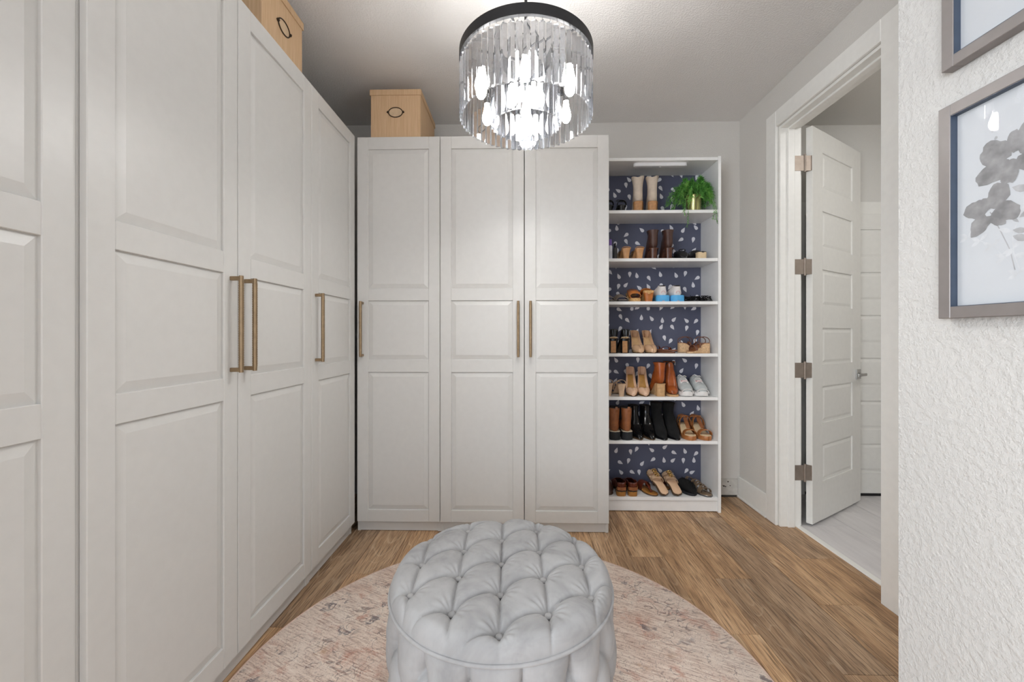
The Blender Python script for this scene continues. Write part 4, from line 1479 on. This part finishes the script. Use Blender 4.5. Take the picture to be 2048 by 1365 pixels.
for k, (u, r_) in enumerate(((1384, pi - .05), (1416, pi + .06))):
    b = Shoe('clog_sandal', 'tan platform clog sandal with ankle strap', 'sandal', 'tan clog sandals', u, 5, YF, r_, toe=.225)
    L, hh = .225, .075
    zs = heel_curve(hh, L, .028)
    st = outline(L, .043, .034, .05)
    b.part(slab(MB(), st, lambda y: max(0, zs(y) - .030), lambda y: zs(y)), 'platform', 'clog_tan')
    b.part(slab(MB(), st, lambda y: zs(y), lambda y: zs(y) + .004, -.003), 'insole', 'cream_heel')
    b.part(block(MB(), .002, .056, .033, hh - .010, .9), 'heel', 'clog_tan')
    b.part(arch(L - .052, .043, .036, .028, .036, t=.003), 'toe_band', 'clog_tan')
    b.part(MB().ribbon([(0, L - .075, .068), (0, L - .105, .088), (0, L - .13, .108), (0, L - .142, .128)], (.026, 0, 0), .003), 'center_strap', 'brown_leather')
    b.part(arch(L - .142, .040, .062, zs(L - .14) + .008, .022, lean=-.012), 'instep_band', 'clog_tan')
    b.part(MB().tube([(.033 * cos(a), .042 + .036 * sin(a), hh + .050 + .012 * sin(a) + (.012 if sin(a) < -.6 else 0)) for a in [2 * pi * i / 28 for i in range(29)]], .004, 8), 'ankle_strap', 'clog_tan')
    b.part(arch(.012, .033, .062, hh, .020, lean=.004), 'heel_strap', 'clog_tan')
    b.part(MB().tube([(.042 + .001 * cos(a), L - .142 + .010 * cos(a), hh + .030 + .010 * sin(a)) for a in [2 * pi * i / 16 for i in range(17)]], .0018, 6), 'buckle', 'gold_metal')

# --- bottom shelf
b = Shoe('flat_shoe', 'dark brown flat shoe with pale piped edge at the wardrobe end of the bottom shelf', 'shoe', None, 1218, 6, YF + .02, pi - .0, toe=.215)
L = .215
st = outline(L, .039, .031, .1)
b.part(slab(MB(), st, lambda y: 0.0, lambda y: .010), 'sole', 'sole_brown')
m = MB()
sock(m, [(L - .004, .008, L - .006, .020, .014), (L - .03, .008, L - .04, .046, .035), (L - .07, .008, L - .09, .062, .040), (L - .09, .009, L - .12, .072, .038)], caps=(True, False))
b.part(m, 'upper', 'espresso')
b.part(MB().tube([(.037 * cos(a), L - .105 + .012 * cos(2 * a), .044 + .030 * sin(a)) for a in [pi * i / 16 for i in range(17)]], .0022, 6), 'piping', 'silver_wire')
for s_, u in ((-1, 1243), (1, 1266)):
    b = Shoe('loafer', 'glossy brown loafer with honey heel' + PAIR, 'shoe', 'brown heeled loafers', u, 6, YF, .0)
    L, hh = .225, .034
    zs = heel_curve(hh, L, .006)
    st = outline(L, .038, .030, .1)
    b.part(slab(MB(), st, lambda y: max(0, zs(y) - .006), lambda y: zs(y) + .001, .001), 'sole', 'sole_brown')
    pts = []
    m = MB()
    rings = []
    for (y, a, c) in st:
        u_ = y / L
        wall = 2 * (.056 if u_ < .5 else .056 - .02 * min(1, (u_ - .5) / .1))
        pm = pi * .5
        if u_ > .5:
            wall, pm = .062 * (1 - (u_ - .5) / .5) ** .4 + .014, pi * (.5 + .5 * min(1, (u_ - .5) / .1))
        rings.append([((a + c) / 2 + (c - a) / 2 * 1.02 * sgnpow(sin(-pm + 2 * pm * j / 20), .7), y, zs(y) + wall * (1 - cos(-pm + 2 * pm * j / 20)) / 2) for j in range(21)])
    m.loft(rings, False)
    m.add(rings[0], [tuple(range(21))], True)
    o = b.part(m, 'upper', 'mahogany', 60)
    so = o.modifiers.new('thick', 'SOLIDIFY')
    so.thickness = .002
    b.part(MB().ribbon([(-.030, .012, .052), (-.026, -.0005, .052), (0, -.0025, .050), (.026, -.0005, .052), (.030, .012, .052)], (0, 0, .020), .003), 'heel_band', 'brown_leather')
    b.part(block(MB(), .0, .055, .031, hh - .005, .95), 'heel', 'honey_sole')
    b.part(MB().tube([(.028 + .006 * cos(a_), .020, .058 + .010 * sin(a_)) for a_ in [2 * pi * i / 14 for i in range(15)]], .0016, 6), 'buckle', 'gold_metal')
for k, (u, r_, dy) in enumerate(((1312, pi + .36, .0), (1335, pi + .36, .112))):
    b = Shoe('thong_sandal', 'reddish brown leather thong sandal' + PAIR, 'sandal', 'reddish brown thong sandals', u, 6, YF + .006 + dy, r_, toe=(.205 if k == 0 else .13))
    L = .205 if k == 0 else .13
    zs = heel_curve(.014, L, .010)
    sandal(b, L, zs, [('sole', 'sole_brown', -.014, -.003, 0), ('insole', 'honey_sole', -.003, .002, -.002)],
           [('instep_band', 'mahogany', arch(L * .34, .037, .050, .010, .055, t=.003)), ('thong', 'mahogany', MB().ribbon([(.0, L * .46, .056), (.004, L * .64, .040), (.006, L * .80, .013)], (.014, 0, 0), .003))], w=.040, wh=.034)
for k, (u, r_, tl, yo) in enumerate(((1329, -.30, .55, .0), (1355, -.10, .42, .002))):
    b = Shoe('slide_sandal', ('rose gold braided slide leaning up on a thick brown sole, bottom shelf', 'rose gold braided slide beside the black slipper, bottom shelf')[k],
             'sandal', 'rose gold braided slides', u, 6, YF + .004 + yo, r_ * -1 if k == 0 else .10, tilt=tl, zoff=.003)
    L = .215
    zs = heel_curve(.018, L, .012)
    bands = [('band', 'rose_gold', arch(.115 + .022 * q, .040, .036 - .002 * q, .016, .019, t=.003, twist=.010 * (1 if q % 2 else -1))) for q in range(4)]
    kn = MB()
    for q in range(3):
        kn.tube([(.012 * cos(a) - .004, .13 + .018 * q + .010 * sin(a), .056 + .004 * sin(2 * a)) for a in [2 * pi * i / 14 for i in range(15)]], .0035, 6)
    bands.append(('braid', 'gold_metal', kn))
    sandal(b, L, zs, [('sole', 'sole_brown', -.018, -.003, .001), ('insole', 'insole_peach', -.003, .002, -.003)], bands, w=.041, wh=.033)
b = Shoe('slipper', 'fuzzy black slipper between the braided slides and the bronze sandal', 'slipper', None, 1389, 6, YF + .016, pi + .34, toe=.17)
L = .17
st = outline(L, .038, .033, .0)
b.part(slab(MB(), st, lambda y: 0.0, lambda y: .016), 'sole', 'black_rubber')
m = MB()
sock(m, [(L - .002, .014, L - .004, .026, .018), (L - .03, .014, L - .04, .070, .037), (L - .07, .014, L - .085, .082, .039), (L - .12, .014, L - .13, .078, .038)], caps=(True, True))
fm = m
r2 = random.Random(5)
for q in range(420):
    yy = r2.uniform(L - .13, L - .01)
    a = r2.uniform(.1, pi - .1)
    wx = .037 * min(1, ((L - yy) / .04) ** .5)
    hz_ = .064 * min(1, ((L - yy) / .05) ** .5)
    p = Vector((wx * cos(a), yy, .016 + hz_ * sin(a)))
    d = Vector((cos(a), r2.uniform(-.6, .6), sin(a))) * r2.uniform(.006, .012)
    fm.add([p + Vector((0, .002, 0)), p - Vector((0, .002, 0)), p + d], [(0, 1, 2)])
b.part(fm, 'fur_upper', 'black_suede')
for k, (u, r_, dy) in enumerate(((1421, pi + .34, .0),)):
    b = Shoe('strappy_sandal', 'bronze multi-strap flat sandal at the end of the bottom shelf', 'sandal', None, u, 6, YF + .0, r_, toe=.222)
    L = .222
    zs = heel_curve(.014, L, .010)
    bands = [('strap', 'bronze_leather', arch(L - .055 - .022 * q, .042 - .0006 * q, .034 + .007 * q, .010, .017, t=.003, twist=(.008 if q % 2 else -.006))) for q in range(5)]
    bands.append(('heel_strap', 'bronze_leather', arch(.040, .034, .056, .012, .022, lean=-.030)))
    sandal(b, L, zs, [('sole', 'black_rubber', -.014, -.005, .001), ('welt', 'silver_wire', -.005, -.002, .0015), ('insole', 'bronze_leather', -.002, .002, -.003)], bands, w=.041, wh=.033)

# ------------------------------------------------------------------ fern on the top shelf
def fern_mat():
    t = NT('fern_green')
    v = t.coord()
    n = t.noise(v, 22, 3)
    t.base(t.ramp(n, [(0.3, rgb(58, 108, 48)), (0.5, rgb(92, 160, 66)), (0.72, rgb(150, 204, 106))]))
    t.set(Roughness=.55)
    MATS['fern_green'] = t.m
fern_mat()
simple('pot_gold', rgb(176, 172, 118), 0.22, 0.85, var=.05)
simple('soil', rgb(50, 40, 30), 0.95)
FX, FY = X_at(1386, 2.79), 2.782
fern = thing('potted_fern', 'bushy green asparagus fern in a shiny gold-green pot on the top shoe shelf', 'plant', (FX, FY, SH[0] + .0006))
MB().lathe([(.040, 0), (.043, .002), (.052, .104), (.054, .108), (.050, .108), (.047, .085)], n=36, caps=(True, False)).build('pot', 'pot_gold', fern)
MB().lathe([(.047, .088), (.02, .092), (.001, .092)], n=24, caps=(False, True)).build('soil', 'soil', fern)
rf = random.Random(11)
def frond(pts, dens, ln):
    m = MB()
    m.tube(pts, .0009, 4)
    P = [Vector(p) for p in pts]
    for i in range(len(P) - 1):
        seg = P[i + 1] - P[i]
        for q in range(dens):
            p = P[i] + seg * rf.random()
            d = Vector((rf.uniform(-1, 1), rf.uniform(-1, 1), rf.uniform(-.6, 1))).normalized() * ln * rf.uniform(.6, 1.2) + seg.normalized() * ln * .5
            s = d.cross(Vector((rf.uniform(-1, 1), rf.uniform(-1, 1), 1))).normalized() * .0014
            m.add([p - s, p + s, p + d * .6 + s * .8, p + d, p + d * .6 - s * .8], [(0, 1, 2, 3, 4)])
    return m.build('frond', 'fern_green', fern)
for k in range(96):
    a = 2 * pi * k / 96 * 5.0 + rf.uniform(-.3, .3)
    reach = rf.uniform(.05, .165)
    rise = rf.uniform(.05, .105) * (1.25 - reach * 3)
    drop = rf.uniform(0, .09) if reach > .08 else 0
    pts = []
    for i in range(8):
        q = i / 7
        r = .02 + reach * q ** .9
        z = .095 + rise * sin(pi * min(1, q * .8 + .1)) * 1.2 - drop * q ** 2.2
        x, y = r * cos(a), r * sin(a) * .75
        x = min(x, BKX1 - .058 - FX)
        y = max(-.085, min(y, BKY1 - .058 - FY))
        z = min(z, BKH - .060 - SH[0])
        if z < .030 and FY + y > BKY0 + .0 - .004:
            z = .030 + rf.uniform(0, .01)
        pts.append((x, y, z))
    frond(pts, 20, .021)
# two trailing stems over the shelf edge
for (uu, vv, du) in ((1376, 452, -3), (1432, 448, 4), (1428, 440, -3), (1368, 428, 2)):
    yy = BKY0 - .018 - FY
    x1 = X_at(uu, BKY0 - .018) - FX
    z1 = Z_at(vv, FX, BKY0 - .018) - SH[0]
    pts = [(x1 * .25, -.03, .11), (x1 * .6, -.065, .118), (x1 * .85, yy + .004, .07), (x1 * .97, yy - .003, .012), (x1, yy - .003, z1 * .5), (x1 + du * .002, yy, z1)]
    frond(pts, 16, .018)

# ------------------------------------------------------------------ pictures on the near right wall
PXF = 0.973          # front of the frames
def picture(label, y_far, z0, z1, W):
    t = thing('picture_frame', label, 'picture', (0, 0, 0), 0, 'framed flower prints')
    y0, y1 = y_far - W, y_far
    fw = .026
    xb = XN - .0008
    for nm, b_ in (('frame_bar', (y1 - fw, y1, z0, z1)), ('frame_bar', (y0, y0 + fw, z0, z1)), ('frame_bar', (y0 + fw, y1 - fw, z0, z0 + fw)), ('frame_bar', (y0 + fw, y1 - fw, z1 - fw, z1))):
        MB().box(PXF, xb, b_[0], b_[1], b_[2], b_[3], .0012).build(nm, 'frame_grey', t)
    il = MB()
    q = .0012
    for b_ in ((y1 - fw - q, y1 - fw, z0 + fw, z1 - fw), (y0 + fw, y0 + fw + q, z0 + fw, z1 - fw), (y0 + fw, y1 - fw, z0 + fw, z0 + fw + q), (y0 + fw, y1 - fw, z1 - fw - q, z1 - fw)):
        il.box(PXF + .0015, xb - .001, *b_)
    il.build('inner_lip', 'frame_inner', t)
    pp = MB().box(PXF + .016, xb - .0005, y0 + fw, y1 - fw, z0 + fw, z1 - fw).build('print', 'paper', t)
    gx = PXF + .0130
    MB().add([(gx, y0 + fw + q, z0 + fw + q), (gx, y1 - fw - q, z0 + fw + q), (gx, y1 - fw - q, z1 - fw - q), (gx, y0 + fw + q, z1 - fw - q)], [(0, 1, 2, 3)]).build('glass', 'picture_glass', t)
    return t, pp
YP1 = Y_at(1876, PXF)
pz0, pz1 = Z_at(638, PXF, YP1), Z_at(222, PXF, YP1)
pic1, print1 = picture('grey framed ink print of two dark flowers on a leafy stem', YP1, pz0, pz1, .405)
pz2 = Z_at(147, PXF, Y_at(1882, PXF))
pic2, print2 = picture('grey framed pale print hanging above the flower print', Y_at(1882, PXF), pz2, pz2 + (pz1 - pz0), .405)
simple('ink_dark', rgb(150, 148, 148), 0.85, var=.16, nscale=40)
simple('ink_mid', rgb(176, 175, 176), 0.85, var=.12, nscale=40)
simple('ink_pale', rgb(206, 207, 209), 0.85, var=.06, nscale=40)
XPR = PXF + .0157
def ink(parent, shapes, mat, name, dx=0.0):
    """shapes: outlines in (y, z) on the print"""
    m = MB()
    for s in shapes:
        n = len(s)
        m.add([(XPR - dx, y, z) for y, z in s], [tuple(range(n))])
    return m.build(name, mat, parent)
def pix(u, v):
    y = Y_at(u, XPR)
    return (y, Z_at(v, XPR, y))
def blob(cy_, cz_, ly, lz, ang, seed, k=22, wob=.16, tip=.0):
    r3 = random.Random(seed)
    ph = [r3.uniform(0, 6.28) for _ in range(4)]
    out_ = []
    for i in range(k):
        a = 2 * pi * i / k
        r = 1 + wob * (sin(3 * a + ph[0]) * .5 + sin(5 * a + ph[1]) * .35 + sin(9 * a + ph[2]) * .25)
        if abs(a - pi) < .5:
            r *= 1 - .35 * tip
        x, y = ly * r * cos(a), lz * r * sin(a)
        out_.append((cy_ + x * cos(ang) - y * sin(ang), cz_ + x * sin(ang) + y * cos(ang)))
    return out_
def flower(parent, cy_, cz_, size, petals, mat, seed):
    for i, (ang, ln, wd) in enumerate(petals):
        ink(parent, [blob(cy_ + cos(ang) * size * ln * .58, cz_ + sin(ang) * size * ln * .58, size * ln * .52, wd, ang, seed + i, tip=.4)], mat, 'petal', .0001 * (i + 1))
def leaf(y, z, ln, ang, wd=.22):
    return [(y + ln * (q * cos(ang) - s * wd * sin(pi * min(1, q)) * sin(ang)), z + ln * (q * sin(ang) + s * wd * sin(pi * min(1, q)) * cos(ang)))
            for s, qs in ((1, [0, .2, .45, .7, 1.0]), (-1, [.7, .45, .2])) for q in qs]
def spray(parent, y0, z0, seed):
    r3 = random.Random(seed)
    # main stem
    stem = [(y0 + .02 * sin(i * .8) - .004 * i, z0 + .036 * i) for i in range(9)]
    st_ = [[(stem[i][0] - .0012, stem[i][1]), (stem[i][0] + .0012, stem[i][1]), (stem[i + 1][0] + .0012, stem[i + 1][1]), (stem[i + 1][0] - .0012, stem[i + 1][1])] for i in range(8)]
    ink(parent, st_, 'ink_pale', 'stem', .0000)
    lv, lv2 = [], []
    for i in range(1, 9):
        y, z = stem[i]
        for q in range(3):
            a = r3.uniform(-.5, .9) if q % 2 else pi - r3.uniform(-.5, .9)
            (lv if r3.random() < .6 else lv2).append(leaf(y, z + r3.uniform(-.015, .015), r3.uniform(.018, .034), a, r3.uniform(.14, .26)))
    ink(parent, lv, 'ink_pale', 'leaf', .00005)
    ink(parent, lv2, 'ink_mid', 'leaf', .00008)
fy1, fz1 = pix(2028, 312)
fy2, fz2 = pix(1980, 424)
spray(print1, pix(2040, 560)[0], pz0 + .09, 3)
# side twig with small leaves, lower part of the print
tw = [pix(u, v) for u, v in ((2036, 548), (2010, 515), (1985, 492), (1960, 482), (1936, 474))]
ink(print1, [[(a[0], a[1] - .0008), (a[0], a[1] + .0008), (b[0], b[1] + .0008), (b[0], b[1] - .0008)] for a, b in zip(tw[:-1], tw[1:])], 'ink_pale', 'stem')
ink(print1, [leaf(p[0], p[1], .020, a, .2) for p in tw for a in (.5, -.5, 2.4)], 'ink_pale', 'leaf', .00006)
sm = [(fy2, fz2)] + [pix(u, v) for u, v in ((2000, 460), (2020, 500), (2030, 540))]
ink(print1, [[(a[0] - .001, a[1]), (a[0] + .001, a[1]), (b[0] + .001, b[1]), (b[0] - .001, b[1])] for a, b in zip(sm[:-1], sm[1:])], 'ink_mid', 'stem')
# the wall is seen from -Y: image right is -Y, so the far petals point to +Y
flower(print1, fy1, fz1, .066, [(.55, .95, .026), (-.45, 1.0, .024), (2.3, 1.15, .026), (3.6, 1.2, .030), (-1.35, .75, .016), (1.6, .7, .014)], 'ink_dark', 20)
flower(print1, fy2, fz2, .050, [(.4, .95, .020), (-.9, 1.0, .017), (2.0, 1.1, .020), (3.4, 1.0, .020), (-2.2, .75, .012), (1.2, .6, .014)], 'ink_dark', 40)
for u, v, r_ in ((1988, 258, .005), (1992, 276, .003)):
    y, z = pix(u, v)
    ink(print1, [blob(y, z, r_, r_ * 1.1, .4, 77)], 'ink_mid', 'petal', .0001)
y2c = Y_at(1882, PXF) - .24
spray(print2, y2c, pz2 + .12, 9)
flower(print2, y2c + .02, pz2 + .38, .06, [(.55, .95, .024), (-.45, 1.0, .02), (2.3, 1.15, .026), (3.6, 1.2, .03), (-1.35, .75, .016)], 'ink_mid', 60)
